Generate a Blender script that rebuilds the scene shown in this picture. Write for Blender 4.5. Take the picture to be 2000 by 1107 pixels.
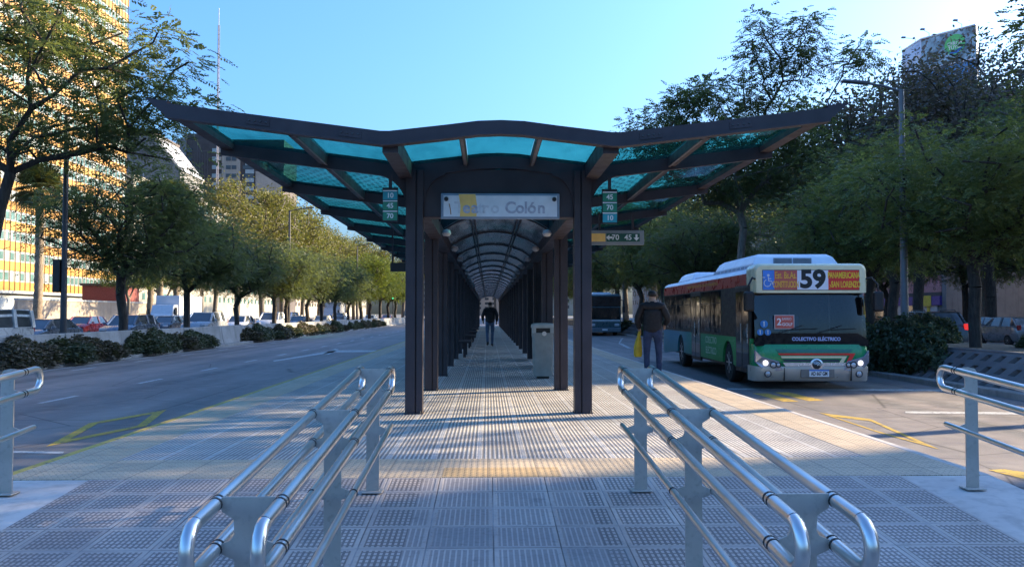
import bpy, bmesh, math, random
import numpy as np
from mathutils import Vector, Matrix, Euler
for _o in list(bpy.data.objects):
    bpy.data.objects.remove(_o, do_unlink=True)
S = bpy.context.scene
COL = S.collection
R = math.radians
PI = math.pi
# ------------------------------------------------------------------ camera
EYE = 1.28                     # above the platform (z = 0); the photographer stands lower, on the ramp
FPX = 1700.0
YAW, PITCH = R(1.583), R(1.971)
cam_d = bpy.data.cameras.new('camera')
cam = bpy.data.objects.new('camera', cam_d)
COL.objects.link(cam)
cam.location = (0, 0, EYE)
cam.rotation_euler = (R(90) + PITCH, 0, -YAW)
cam_d.sensor_width = 36
cam_d.lens = 36 * FPX / 2000
cam_d.clip_end = 3000
cam_d.clip_start = 0.05
S.camera = cam
# ------------------------------------------------------------------ sky, sun, exposure
SUN_EL, SUN_AZ = R(20), R(69)          # azimuth measured from +Y towards +X
W = bpy.data.worlds.new('World')
S.world = W
W.use_nodes = True
_nt = W.node_tree
_bg = _nt.nodes['Background']
_sky = _nt.nodes.new('ShaderNodeTexSky')
_sky.sky_type = 'NISHITA'
_sky.sun_disc = False
_sky.sun_elevation = SUN_EL
_sky.sun_rotation = SUN_AZ
_sky.altitude = 20
_sky.air_density = 1.25
_sky.dust_density = 4.2
_sky.ozone_density = 10.0
_nt.links.new(_sky.outputs[0], _bg.inputs[0])
_bg.inputs[1].default_value = 0.15
sun_d = bpy.data.lights.new('sun', 'SUN')
sun_d.energy = 4.6
sun_d.angle = R(0.53)
sun_d.color = (1.0, 0.80, 0.53)
sun = bpy.data.objects.new('sun', sun_d)
COL.objects.link(sun)
SUNV = Vector((math.cos(SUN_EL) * math.sin(SUN_AZ), math.cos(SUN_EL) * math.cos(SUN_AZ), math.sin(SUN_EL)))
sun.rotation_euler = SUNV.to_track_quat('Z', 'Y').to_euler()
sun.location = (40, 20, 40)
S.view_settings.view_transform = 'Standard'
S.view_settings.look = 'None'
S.view_settings.gamma = 1
S.view_settings.exposure = 1.75
S.cycles.max_bounces = 8
S.cycles.transparent_max_bounces = 16
S.cycles.caustics_reflective = False
S.cycles.caustics_refractive = False

# ------------------------------------------------------------------ helpers
def tag(o, label=None, cat=None, group=None, kind=None):
    if label: o['label'] = label
    if cat: o['category'] = cat
    if group: o['group'] = group
    if kind: o['kind'] = kind
    return o

def thing(name, label, cat, loc=(0, 0, 0), rz=0.0, group=None):
    o = bpy.data.objects.new(name, None)
    o.empty_display_size = 0.2
    COL.objects.link(o)
    o.location = loc
    o.rotation_euler = (0, 0, rz)
    return tag(o, label, cat, group)

def dup(o, parent=None):
    c = o.copy()
    COL.objects.link(c)
    c.parent = parent
    for ch in list(KIDS.get(o.name, [])):
        k = dup(ch, c)
        KIDS.setdefault(c.name, []).append(k)
    return c
KIDS = {}

def link(name, me, mats, parent=None, loc=None, rot=None):
    o = bpy.data.objects.new(name, me)
    COL.objects.link(o)
    if mats is not None:
        for m in (mats if isinstance(mats, (list, tuple)) else [mats]):
            me.materials.append(m)
    if parent is not None:
        o.parent = parent
        KIDS.setdefault(parent.name, []).append(o)
    if loc is not None: o.location = loc
    if rot is not None: o.rotation_euler = rot
    return o

class MB:
    def __init__(s):
        s.v = []; s.f = []; s.mi = []; s.cur = 0
    def add(s, vs, fs):
        b = len(s.v)
        s.v.extend([tuple(p) for p in vs])
        for f in fs:
            s.f.append([b + i for i in f]); s.mi.append(s.cur)
        return s
    def box(s, x0, x1, y0, y1, z0, z1):
        return s.add([(x0, y0, z0), (x1, y0, z0), (x1, y1, z0), (x0, y1, z0), (x0, y0, z1), (x1, y0, z1), (x1, y1, z1), (x0, y1, z1)],
                     [(0, 3, 2, 1), (4, 5, 6, 7), (0, 1, 5, 4), (1, 2, 6, 5), (2, 3, 7, 6), (3, 0, 4, 7)])
    def quad(s, a, b, c, d):
        return s.add([a, b, c, d], [(0, 1, 2, 3)])
    def prism(s, poly, axis, a, b):
        """poly: list of 2-D points; axis 'x','y','z' is the extrusion axis"""
        n = len(poly)
        def P(p, t):
            if axis == 'y': return (p[0], t, p[1])
            if axis == 'x': return (t, p[0], p[1])
            return (p[0], p[1], t)
        vs = [P(p, a) for p in poly] + [P(p, b) for p in poly]
        fs = [tuple(range(n)), tuple(range(2 * n - 1, n - 1, -1))]
        for i in range(n):
            j = (i + 1) % n
            fs.append((j, i, n + i, n + j))
        return s.add(vs, fs)
    def tube(s, path, r, n=10, caps=True):
        P = [Vector(p) for p in path]
        rr = r if isinstance(r, (list, tuple)) else [r] * len(P)
        rings = []
        up = None
        for i, p in enumerate(P):
            if i == 0: d = P[1] - P[0]
            elif i == len(P) - 1: d = P[-1] - P[-2]
            else: d = (P[i + 1] - P[i]).normalized() + (P[i] - P[i - 1]).normalized()
            d.normalize()
            if up is None:
                up = Vector((0, 0, 1)) if abs(d.z) < .9 else Vector((0, 1, 0))
            a = d.cross(up)
            if a.length < 1e-4: a = d.cross(Vector((1, 0, 0)))
            a.normalize(); b = a.cross(d).normalized(); up = b
            rings.append([p + a * rr[i] * math.cos(2 * PI * k / n) + b * rr[i] * math.sin(2 * PI * k / n) for k in range(n)])
        vs = [q for ring in rings for q in ring]
        fs = []
        for i in range(len(P) - 1):
            for k in range(n):
                k2 = (k + 1) % n
                fs.append((i * n + k, i * n + k2, (i + 1) * n + k2, (i + 1) * n + k))
        if caps:
            fs.append(tuple(range(n - 1, -1, -1)))
            fs.append(tuple((len(P) - 1) * n + k for k in range(n)))
        return s.add(vs, fs)
    def lathe(s, prof, cx, cy, cz, n=20, axis='z', a0=0.0):
        """prof: (radius, height)"""
        vs = []
        for r, h in prof:
            for k in range(n):
                c, q = math.cos(a0 + 2 * PI * k / n) * r, math.sin(a0 + 2 * PI * k / n) * r
                if axis == 'z': vs.append((cx + c, cy + q, cz + h))
                elif axis == 'y': vs.append((cx + q, cy + h, cz + c))
                else: vs.append((cx + h, cy + c, cz + q))
        fs = []
        for i in range(len(prof) - 1):
            for k in range(n):
                k2 = (k + 1) % n
                fs.append((i * n + k, i * n + k2, (i + 1) * n + k2, (i + 1) * n + k))
        fs.append(tuple(range(n - 1, -1, -1)))
        fs.append(tuple((len(prof) - 1) * n + k for k in range(n)))
        return s.add(vs, fs)
    def loft(s, rings, caps=True):
        n = len(rings[0])
        vs = [p for r in rings for p in r]
        fs = []
        for i in range(len(rings) - 1):
            for k in range(n):
                k2 = (k + 1) % n
                fs.append((i * n + k, i * n + k2, (i + 1) * n + k2, (i + 1) * n + k))
        if caps:
            fs.append(tuple(range(n - 1, -1, -1)))
            fs.append(tuple((len(rings) - 1) * n + k for k in range(n)))
        return s.add(vs, fs)
    def build(s, name, mats, parent=None, bevel=0.0, smooth=False, loc=None, rot=None, seg=2):
        me = bpy.data.meshes.new(name)
        me.from_pydata(s.v, [], s.f)
        if isinstance(mats, (list, tuple)):
            me.polygons.foreach_set('material_index', s.mi)
        bm = bmesh.new(); bm.from_mesh(me)
        bmesh.ops.recalc_face_normals(bm, faces=bm.faces)
        bm.to_mesh(me); bm.free()
        o = link(name, me, mats, parent, loc, rot)
        if smooth:
            me.polygons.foreach_set('use_smooth', [True] * len(me.polygons))
            me.set_sharp_from_angle(angle=R(40))
        if bevel > 0:
            b = o.modifiers.new('bevel', 'BEVEL'); b.width = bevel; b.segments = seg; b.limit_method = 'ANGLE'; b.angle_limit = R(35)
            b.harden_normals = False
        return o

def mesh_np(name, V, F, mats, parent=None, loc=None, smooth=False):
    me = bpy.data.meshes.new(name)
    V = np.asarray(V, dtype=np.float32); F = np.asarray(F, dtype=np.int32)
    k = F.shape[1]
    me.vertices.add(len(V)); me.vertices.foreach_set('co', V.ravel())
    me.loops.add(F.size); me.loops.foreach_set('vertex_index', F.ravel())
    me.polygons.add(len(F))
    me.polygons.foreach_set('loop_start', np.arange(0, F.size, k, dtype=np.int32))
    me.polygons.foreach_set('loop_total', np.full(len(F), k, dtype=np.int32))
    if smooth: me.polygons.foreach_set('use_smooth', np.ones(len(F), dtype=bool))
    me.update(calc_edges=True)
    me.validate()
    return link(name, me, mats, parent, loc)

# ---- pixel of the 2000 x 1107 photograph -> point in the world (used once, to survey where things stand)
_f = Vector((math.sin(YAW) * math.cos(PITCH), math.cos(YAW) * math.cos(PITCH), math.sin(PITCH)))
_r = Vector((math.cos(YAW), -math.sin(YAW), 0))
_u = _r.cross(_f)
def ray(x, y): return _f + _r * ((x - 1000) / FPX) + _u * ((553.5 - y) / FPX)
def G(x, y, z=0.0):
    d = ray(x, y); t = (z - EYE) / d.z
    return Vector((0, 0, EYE)) + d * t
def AT(x, y, Y):
    d = ray(x, y); t = Y / d.y
    return Vector((0, 0, EYE)) + d * t
def XW(x, X):
    """Y at which the vertical plane X=const is seen at column x"""
    d = ray(x, 612); return X * d.y / d.x

# ------------------------------------------------------------------ materials
class NT:
    def __init__(s, name):
        s.m = bpy.data.materials.new(name); s.m.use_nodes = True
        s.t = s.m.node_tree; s.b = s.t.nodes['Principled BSDF']; s.out = s.t.nodes['Material Output']
        s._oc = None
    def n(s, typ, **kw):
        nd = s.t.nodes.new(typ)
        for k, v in kw.items(): setattr(nd, k, v)
        return nd
    def set(s, sock, v):
        if isinstance(v, bpy.types.NodeSocket): s.t.links.new(v, sock)
        elif v is not None:
            if isinstance(v, tuple) and len(v) == 3 and sock.type == 'RGBA': v = (*v, 1)
            sock.default_value = v
    def oc(s):
        if s._oc is None: s._oc = s.n('ShaderNodeTexCoord').outputs['Object']
        return s._oc
    def mth(s, op, a, b=None, c=None, clamp=False):
        nd = s.n('ShaderNodeMath', operation=op); nd.use_clamp = clamp
        s.set(nd.inputs[0], a)
        if b is not None: s.set(nd.inputs[1], b)
        if c is not None: s.set(nd.inputs[2], c)
        return nd.outputs[0]
    def noise(s, scale, detail=3, rough=.55, vec=None, dist=0.0):
        nd = s.n('ShaderNodeTexNoise'); nd.inputs['Scale'].default_value = scale; nd.inputs['Detail'].default_value = detail
        nd.inputs['Roughness'].default_value = rough; nd.inputs['Distortion'].default_value = dist
        s.set(nd.inputs['Vector'], vec if vec is not None else s.oc())
        return nd.outputs[0]
    def vmap(s, scale=(1, 1, 1), vec=None):
        nd = s.n('ShaderNodeMapping'); nd.inputs['Scale'].default_value = scale
        s.set(nd.inputs['Vector'], vec if vec is not None else s.oc()); return nd.outputs[0]
    def rng(s, v, a, b, c=0.0, d=1.0):
        nd = s.n('ShaderNodeMapRange'); nd.clamp = True
        s.set(nd.inputs[0], v); nd.inputs[1].default_value = a; nd.inputs[2].default_value = b
        nd.inputs[3].default_value = c; nd.inputs[4].default_value = d; return nd.outputs[0]
    def mix(s, f, a, b, blend='MIX'):
        nd = s.n('ShaderNodeMix', data_type='RGBA', blend_type=blend)
        s.set(nd.inputs[0], f); s.set(nd.inputs[6], a); s.set(nd.inputs[7], b); return nd.outputs[2]
    def xyz(s, vec=None):
        nd = s.n('ShaderNodeSeparateXYZ'); s.set(nd.inputs[0], vec if vec is not None else s.oc()); return nd.outputs
    def comb(s, x, y, z=0.0):
        nd = s.n('ShaderNodeCombineXYZ'); s.set(nd.inputs[0], x); s.set(nd.inputs[1], y); s.set(nd.inputs[2], z); return nd.outputs[0]
    def white(s, vec):
        nd = s.n('ShaderNodeTexWhiteNoise', noise_dimensions='3D'); s.set(nd.inputs[0], vec); return nd.outputs[0]
    def bump(s, h, strength=.3, dist=.01):
        nd = s.n('ShaderNodeBump'); nd.inputs['Strength'].default_value = strength; nd.inputs['Distance'].default_value = dist
        s.set(nd.inputs['Height'], h); s.set(s.b.inputs['Normal'], nd.outputs[0])
    def fin(s, col, rough=.5, metal=0.0, spec=None):
        s.set(s.b.inputs['Base Color'], col); s.set(s.b.inputs['Roughness'], rough); s.set(s.b.inputs['Metallic'], metal)
        if spec is not None: s.b.inputs['Specular IOR Level'].default_value = spec
        return s.m

def sc(c, k): return tuple(min(1, x * k) for x in c)
_pm = {}
def pm(name, col, rough=.5, metal=0.0, var=.18, scale=4.0, bump=0.0, bscale=40.0, spec=None, coat=0.0):
    """a painted / plain surface with worn tone and roughness"""
    if name in _pm: return _pm[name]
    t = NT(name)
    n = t.noise(scale, 5)
    c = t.mix(t.rng(n, .3, .7), sc(col, 1 - var), sc(col, 1 + var))
    rg = t.rng(t.noise(scale * 2.3, 3), .3, .7, max(0, rough - .08), min(1, rough + .1))
    if bump: t.bump(t.noise(bscale, 3), bump, .01)
    t.fin(c, rg, metal, spec)
    if coat: t.b.inputs['Coat Weight'].default_value = coat; t.b.inputs['Coat Roughness'].default_value = .05
    _pm[name] = t.m
    return t.m

def glass_dark(name, col=(.012, .014, .016), rough=.04):
    return pm(name, col, rough, 0, .1, 1.5, spec=.6)

def emis(name, col, strength):
    if name in _pm: return _pm[name]
    t = NT(name); t.fin(col, .3)
    t.set(t.b.inputs['Emission Color'], (*col, 1)); t.b.inputs['Emission Strength'].default_value = strength
    _pm[name] = t.m
    return t.m

def leafmat(name, cols, trans=.3, scale=.7):
    t = NT(name)
    geo = t.n('ShaderNodeNewGeometry')
    isl = geo.outputs['Random Per Island']
    n = t.noise(scale, 3)
    a = t.mix(t.rng(n, .35, .65), cols[0], cols[1])
    c = t.mix(t.rng(isl, 0, 1), t.mix(.0, a, a), cols[2])
    fac = t.mth('POWER', isl, 2.2)
    c = t.mix(fac, a, cols[2])
    t.fin(c, .55, 0, .35)
    tr = t.n('ShaderNodeBsdfTranslucent'); t.set(tr.inputs[0], t.mix(.35, c, (.30, .34, .03)))
    ms = t.n('ShaderNodeMixShader'); ms.inputs[0].default_value = trans
    t.t.links.new(t.b.outputs[0], ms.inputs[1]); t.t.links.new(tr.outputs[0], ms.inputs[2])
    t.t.links.new(ms.outputs[0], t.out.inputs[0])
    return t.m

def text(s, size, m, parent, loc, rot=(R(90), 0, 0), name='lettering', ext=.002, off=0.0, sx=1.0, shear=0.0, align='CENTER'):
    cu = bpy.data.curves.new('txt', 'FONT'); cu.body = s; cu.size = size; cu.extrude = ext; cu.offset = off
    cu.align_x = align; cu.align_y = 'CENTER'; cu.shear = shear; cu.resolution_u = 4
    o = bpy.data.objects.new('txt', cu)
    me = bpy.data.meshes.new_from_object(o)
    bpy.data.objects.remove(o); bpy.data.curves.remove(cu)
    me.name = name; me.materials.clear()
    q = link(name, me, m, parent, loc, rot)
    q.scale = (sx, 1, 1)
    return q
# ------------------------------------------------------------------ surface materials
ZR = -0.40
def asphalt(name, base=.055):
    t = NT(name)
    n1 = t.noise(.25, 4); n2 = t.noise(3.0, 5); n3 = t.noise(90, 2)
    streak = t.noise(1.0, 4, vec=t.vmap((1.1, .05, 1)))
    c = t.mix(t.rng(n1, .3, .7), (base * 1.0, base * .85, base * .80), (base * 1.65, base * 1.38, base * 1.25))
    c = t.mix(t.rng(streak, .45, .70, 0, .65), c, (base * .45, base * .5, base * .53))
    c = t.mix(t.rng(n2, .5, .8, 0, .35), c, (base * 1.9, base * 1.8, base * 1.7))
    c = t.mix(t.rng(n3, .55, .75, 0, .5), c, (base * 2.6, base * 2.6, base * 2.6))
    X = t.xyz()
    lane = t.mth('ABSOLUTE', t.mth('SUBTRACT', t.mth('FRACT', t.mth('DIVIDE', t.mth('ADD', X[0], 40.05), 3.8)), .5))
    oil = t.mth('MULTIPLY', t.rng(lane, .10, .0), t.rng(t.noise(.9, 4), .38, .62))
    c = t.mix(t.mth('MULTIPLY', oil, .5), c, (.035, .034, .036))
    tr_ = t.rng(t.mth('ABSOLUTE', t.mth('SUBTRACT', lane, .24)), .09, .02); c = t.mix(t.mth('MULTIPLY', tr_, t.rng(t.noise(.5, 3), .35, .6, .05, .40)), c, (base * .5, base * .5, base * .52))
    pb = t.n('ShaderNodeTexBrick'); pb.inputs['Scale'].default_value = 1.0; pb.inputs['Brick Width'].default_value = 3.8; pb.inputs['Row Height'].default_value = 7.0; pb.inputs['Mortar Size'].default_value = .03
    t.set(pb.inputs['Vector'], t.oc()); c = t.mix(t.mth('MULTIPLY', pb.outputs['Fac'], .45), c, (.03, .03, .03))
    vo = t.n('ShaderNodeTexVoronoi', feature='DISTANCE_TO_EDGE'); vo.inputs['Scale'].default_value = .33
    t.set(vo.inputs['Vector'], t.mix(.12, t.oc(), t.n('ShaderNodeTexNoise').outputs[1]))
    c = t.mix(t.rng(vo.outputs[0], 0, .006, .75, 0), c, (.015, .015, .016))
    t.bump(n3, .35, .006)
    return t.fin(c, t.rng(n2, .3, .7, .55, .85))
M_asph = asphalt('asphalt', .17)
def paint_line(name, col):
    t = NT(name)
    n = t.noise(14, 5, .7); n2 = t.noise(1.5, 3)
    c = t.mix(t.rng(n2, .3, .7), sc(col, .75), col)
    c = t.mix(t.rng(n, .52, .66), c, (.08, .08, .085))
    return t.fin(c, .7)
M_white_line = paint_line('worn white road paint', (.55, .55, .53))
M_yellow_line = paint_line('worn yellow road paint', (.62, .40, .05))
def soil():
    t = NT('soil and paving'); n = t.noise(.4, 6)
    c = t.mix(t.rng(n, .35, .65), (.10, .09, .07), (.17, .155, .13))
    c = t.mix(t.rng(t.noise(6, 4), .4, .7), c, (.06, .065, .04)); t.bump(t.noise(8, 4), .4, .03)
    return t.fin(c, .9)
M_soil = soil()

def paving():
    t = NT('grooved concrete paving')
    X = t.xyz()
    x, y = X[0], X[1]
    tri = t.mth('ABSOLUTE', t.mth('SUBTRACT', t.mth('FRACT', t.mth('DIVIDE', x, .0400)), .5))   # .5 in groove, 0 on ridge
    ridge = t.rng(tri, .30, .17, 0, 1)
    fx = t.mth('FRACT', t.mth('DIVIDE', t.mth('ADD', x, 40.08), .40)); fy = t.mth('FRACT', t.mth('DIVIDE', y, .40))
    jx = t.rng(t.mth('ABSOLUTE', t.mth('SUBTRACT', fx, .5)), .462, .478); jy = t.rng(t.mth('ABSOLUTE', t.mth('SUBTRACT', fy, .5)), .470, .486)
    j = t.mth('MAXIMUM', jx, jy)
    cell = t.white(t.comb(t.mth('FLOOR', t.mth('DIVIDE', t.mth('ADD', x, 40.08), .40)), t.mth('FLOOR', t.mth('DIVIDE', y, .40))))
    big = t.white(t.comb(t.mth('FLOOR', t.mth('DIVIDE', t.mth('ADD', x, 40.08), .80)), t.mth('FLOOR', t.mth('DIVIDE', y, 1.6)), 3.0))
    n = t.noise(1.3, 5); n2 = t.noise(22, 4)
    base = t.mix(t.rng(n, .3, .7), (.42, .375, .345), (.53, .48, .43))
    base = t.mix(t.mth('MULTIPLY', cell, .40), base, (.56, .55, .52))
    base = t.mix(t.mth('MULTIPLY', big, .30), base, (.24, .238, .24))
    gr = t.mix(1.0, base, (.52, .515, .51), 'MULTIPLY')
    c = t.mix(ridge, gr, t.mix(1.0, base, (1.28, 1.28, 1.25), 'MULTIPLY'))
    c = t.mix(jx, c, (.46, .45, .44)); c = t.mix(t.mth('MULTIPLY', jy, .7), c, (.17, .17, .17))
    st = t.noise(.55, 6, .65, dist=.6); c = t.mix(t.rng(st, .50, .68, 0, .55), c, (.13, .125, .125))
    sp = t.noise(3.4, 5, .7); c = t.mix(t.rng(sp, .60, .72, 0, .5), c, (.09, .085, .085))
    c = t.mix(t.rng(n2, .55, .72, 0, .35), c, (.10, .095, .09))
    # long pale joint strips and a smooth guide strip down the middle
    vo = t.n('ShaderNodeTexVoronoi'); vo.inputs['Scale'].default_value = 2.4; t.set(vo.inputs['Vector'], t.oc())
    c = t.mix(t.rng(vo.outputs['Distance'], .035, .05, .8, 0), c, (.05, .045, .045))
    t.bump(t.mth('MAXIMUM', t.mth('MULTIPLY', ridge, t.mth('SUBTRACT', 1, j)), t.mth('MULTIPLY', jx, .8)), .8, .006)
    return t.fin(c, t.rng(n2, .3, .7, .5, .72))
M_paving = paving()

def warning(name, c0, c1, dot=.05, along='y'):
    """cream tactile warning tiles with rows of small studs"""
    t = NT(name); X = t.xyz()
    u = t.mth('FRACT', t.mth('DIVIDE', X[0], dot)); v = t.mth('FRACT', t.mth('DIVIDE', X[1], dot * 1.5))
    du = t.mth('SUBTRACT', u, .5); dv = t.mth('SUBTRACT', v, .5)
    d = t.mth('SQRT', t.mth('ADD', t.mth('MULTIPLY', du, du), t.mth('MULTIPLY', dv, dv)))
    stud = t.rng(d, .34, .24)
    shade = t.rng(t.mth('ABSOLUTE', t.mth('SUBTRACT', d, .36)), .09, .03)
    n = t.noise(1.1, 5); cell = t.white(t.comb(t.mth('FLOOR', t.mth('DIVIDE', X[0], .40)), t.mth('FLOOR', t.mth('DIVIDE', X[1], .40))))
    base = t.mix(t.rng(n, .3, .7), c0, c1)
    base = t.mix(t.mth('MULTIPLY', cell, .5), base, sc(c0, .75))
    base = t.mix(t.rng(t.noise(5, 5, .7), .5, .75, 0, .55), base, (.17, .16, .15))
    jx = t.rng(t.mth('ABSOLUTE', t.mth('SUBTRACT', t.mth('FRACT', t.mth('DIVIDE', X[0], .40)), .5)), .482, .495)
    jy = t.rng(t.mth('ABSOLUTE', t.mth('SUBTRACT', t.mth('FRACT', t.mth('DIVIDE', X[1], .40)), .5)), .482, .495)
    c = t.mix(t.mth('MULTIPLY', shade, .45), base, sc(c0, .4))
    c = t.mix(t.mth('MULTIPLY', t.mth('MAXIMUM', jx, jy), .7), c, (.10, .09, .08))
    t.bump(stud, .8, .006)
    return t.fin(c, .65)
M_warn = warning('cream stud tiles', (.56, .44, .30), (.64, .51, .36))
M_warn_y = warning('ochre stud tiles', (.52, .35, .17), (.60, .43, .24))

def ramptile():
    t = NT('studded ramp tiles'); X = t.xyz()
    T = .405
    xs = t.mth('DIVIDE', t.mth('ADD', X[0], 40.06), T); ys = t.mth('DIVIDE', t.mth('ADD', X[1], .02), T)
    ix, iy = t.mth('FLOOR', xs), t.mth('FLOOR', ys)
    u, v = t.mth('FRACT', xs), t.mth('FRACT', ys)
    au, av = t.mth('ABSOLUTE', t.mth('SUBTRACT', u, .5)), t.mth('ABSOLUTE', t.mth('SUBTRACT', v, .5))
    inn = t.mth('MULTIPLY', t.rng(au, .43, .415), t.rng(av, .43, .415))
    bu = t.mth('ABSOLUTE', t.mth('SUBTRACT', t.mth('FRACT', t.mth('MULTIPLY', u, 12)), .5))
    bv = t.mth('ABSOLUTE', t.mth('SUBTRACT', t.mth('FRACT', t.mth('MULTIPLY', v, 7)), .5))
    xa = t.mth('ABSOLUTE', t.mth('SUBTRACT', X[0], .10))
    mid = t.rng(xa, .60, .605, 1, 0)                # the middle columns have long bars, the rest short studs
    lw_ = t.mth('ADD', .15, t.mth('MULTIPLY', t.mth('SUBTRACT', 1, mid), .11))
    loz = t.mth('MULTIPLY', t.mth('LESS_THAN', bu, lw_), t.mth('MAXIMUM', t.rng(bv, .40, .33), mid))
    loz = t.mth('MULTIPLY', loz, inn)
    cell = t.white(t.comb(ix, iy)); cell2 = t.white(t.comb(iy, ix, 5.0))
    n = t.noise(1.6, 6); n2 = t.noise(30, 4)
    b = t.mix(cell, (.43, .37, .33), (.56, .49, .43))
    b = t.mix(t.rng(n, .35, .7, 0, .6), b, (.34, .29, .26))
    rec = t.mix(1.0, b, t.mix(mid, (.40, .40, .42), (.68, .68, .70)), 'MULTIPLY')
    c = t.mix(inn, b, t.mix(loz, rec, t.mix(1.0, b, (1.15, 1.15, 1.15), 'MULTIPLY')))
    j = t.mth('MAXIMUM', t.rng(au, .486, .494), t.rng(av, .486, .494))
    c = t.mix(t.mth('MULTIPLY', j, .85), c, t.mix(t.rng(t.noise(.8, 2), .45, .55), (.05, .05, .055), (.33, .33, .34)))
    vo = t.n('ShaderNodeTexVoronoi'); vo.inputs['Scale'].default_value = 2.1; t.set(vo.inputs['Vector'], t.oc())
    c = t.mix(t.rng(vo.outputs['Distance'], .03, .04, .8, 0), c, t.mix(t.rng(t.noise(3, 1), .45, .55), (.04, .04, .04), (.5, .5, .5)))
    st = t.noise(.7, 6, .65, dist=.6); c = t.mix(t.rng(st, .50, .70, 0, .5), c, (.15, .15, .16))
    sp = t.noise(4.5, 5, .7); c = t.mix(t.rng(sp, .60, .74, 0, .5), c, (.10, .10, .10))
    rep = t.rng(t.white(t.comb(ix, iy, 9.0)), .90, .91, 0, .45); c = t.mix(rep, c, (.19, .185, .185))
    c = t.mix(t.rng(n2, .6, .75, 0, .4), c, (.09, .09, .09))
    hgt = t.mth('ADD', t.mth('MULTIPLY', loz, 1.0), t.mth('MULTIPLY', t.mth('SUBTRACT', 1, inn), .8))
    t.bump(t.mth('SUBTRACT', hgt, j), .8, .006)
    return t.fin(c, t.rng(n2, .3, .7, .42, .65))
M_ramp = ramptile()
def concrete(name, a, b, sc_=1.0):
    t = NT(name); n = t.noise(1.4 * sc_, 6, .6); n2 = t.noise(12 * sc_, 5)
    c = t.mix(t.rng(n, .32, .68), a, b); c = t.mix(t.rng(n2, .5, .75, 0, .4), c, sc(a, .6))
    dr = t.noise(2.0, 4, vec=t.vmap((2.2, 2.2, .12)))
    c = t.mix(t.rng(dr, .52, .75, 0, .5), c, sc(a, .45))
    t.bump(n2, .3, .01)
    return t.fin(c, .85)
M_conc = concrete('weathered concrete', (.22, .215, .20), (.34, .33, .31))
M_conc_pale = concrete('pale cast concrete', (.50, .455, .42), (.63, .58, .53))
M_kerb_y = paint_line('yellow kerb paint', (.60, .43, .09))

# ------------------------------------------------------------------ setting
def struct(name, mb, m, **k):
    o = mb.build(name, m, **k); return tag(o, kind='structure')
b = MB(); b.quad((-900, -300, ZR - .012), (900, -300, ZR - .012), (900, 1800, ZR - .012), (-900, 1800, ZR - .012)); struct('ground', b, M_soil)
def road(x0, x1, y0=-120, y1=900, name='road', z=ZR):
    b = MB(); b.quad((x0, y0, z), (x1, y0, z), (x1, y1, z), (x0, y1, z)); return struct(name, b, M_asph)
CX = .10                                 # centre line of the platform
EL, ER = -3.85, 4.0                      # platform edges
RAMP_Y, RAMP_S = 6.86, .072
road(-13.3, 10.3, name='busway')
road(-33.0, -16.6, name='avenue')
road(15.5, 34.0, name='avenue')
road(-72, -40, name='side_street')
PEND = 92.0
b = MB(); b.box(EL + .62, ER - .62, RAMP_Y + .88, PEND, -.2, 0); struct('platform', b, M_paving)
b = MB(); b.box(EL + .09, EL + .618, RAMP_Y + .88, PEND, -.2, .002); struct('platform_edge', b, M_warn)
b = MB(); b.box(ER - .618, ER - .09, RAMP_Y + .88, PEND, -.2, .002); struct('platform_edge', b, M_warn)
b = MB(); b.box(EL + .09, ER - .09, RAMP_Y, RAMP_Y + .878, -.2, .002); struct('platform_edge', b, M_warn)
b = MB(); b.box(-.36, .58, RAMP_Y + .012, RAMP_Y + .42, -.1, .004); struct('platform_edge', b, M_warn_y)
for x0, x1 in ((EL, EL + .088), (ER - .088, ER)):
    b = MB(); b.box(x0, x1, RAMP_Y, PEND, ZR - .05, .003); struct('kerb', b, M_kerb_y if x0 < 0 else M_conc_pale, bevel=.012)
YB = RAMP_Y - (0 - ZR) / RAMP_S + .06
def rz(Y): return -RAMP_S * (RAMP_Y - Y)
def ramp_piece(name, x0, x1, m, dz=0):
    b = MB()
    b.prism([(YB, rz(YB) + dz), (RAMP_Y - .002, rz(RAMP_Y) + dz), (RAMP_Y - .002, ZR - .1), (YB, ZR - .1)], 'x', x0, x1)
    return struct(name, b, m)
ramp_piece('ramp', -3.07, 3.27, M_ramp)
ramp_piece('concrete_slab', EL, -3.073, M_conc_pale, -.004)
ramp_piece('concrete_slab', 3.273, ER, M_conc_pale, -.004)
# painted markings
def mark(pts, m, name='road_marking', z=ZR + .004):
    b = MB(); b.add([(p[0], p[1], z) for p in pts], [tuple(range(len(pts)))]); return struct(name, b, m)
def outline_diamond(P, w, m):
    """four corners P (world xy), band width w, drawn as four quads"""
    c = sum((Vector(p) for p in P), Vector((0, 0))) / 4
    Q = [Vector(p) + (c - Vector(p)) * w for p in P]
    b = MB()
    for i in range(4):
        j = (i + 1) % 4
        b.add([(*P[i], ZR + .004), (*P[j], ZR + .004), (*Q[j], ZR + .004), (*Q[i], ZR + .004)], [(0, 1, 2, 3)])
    return struct('road_marking', b, m)
def gp(x, y): v = G(x, y, ZR); return (v.x, v.y)
outline_diamond([gp(90, 872), gp(175, 826), gp(325, 800), gp(285, 832)], .30, M_yellow_line)
outline_diamond([gp(1600, 806), gp(1700, 818), gp(1836, 878), gp(1720, 846)], .30, M_yellow_line)
mark([gp(1960, 916), gp(2060, 930), gp(2060, 950), gp(1930, 918)], M_yellow_line)
mark([gp(1470, 768), gp(1500, 768), gp(1560, 784), gp(1530, 784)], M_yellow_line)
mark([gp(1510, 766), gp(1540, 766), gp(1610, 782), gp(1580, 783)], M_yellow_line)
mark([gp(1420, 758), gp(2100, 762), gp(2100, 766), gp(1420, 761)], M_white_line)
mark([gp(1768, 803), gp(2200, 807), gp(2200, 812), gp(1768, 807)], M_white_line)
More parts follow.
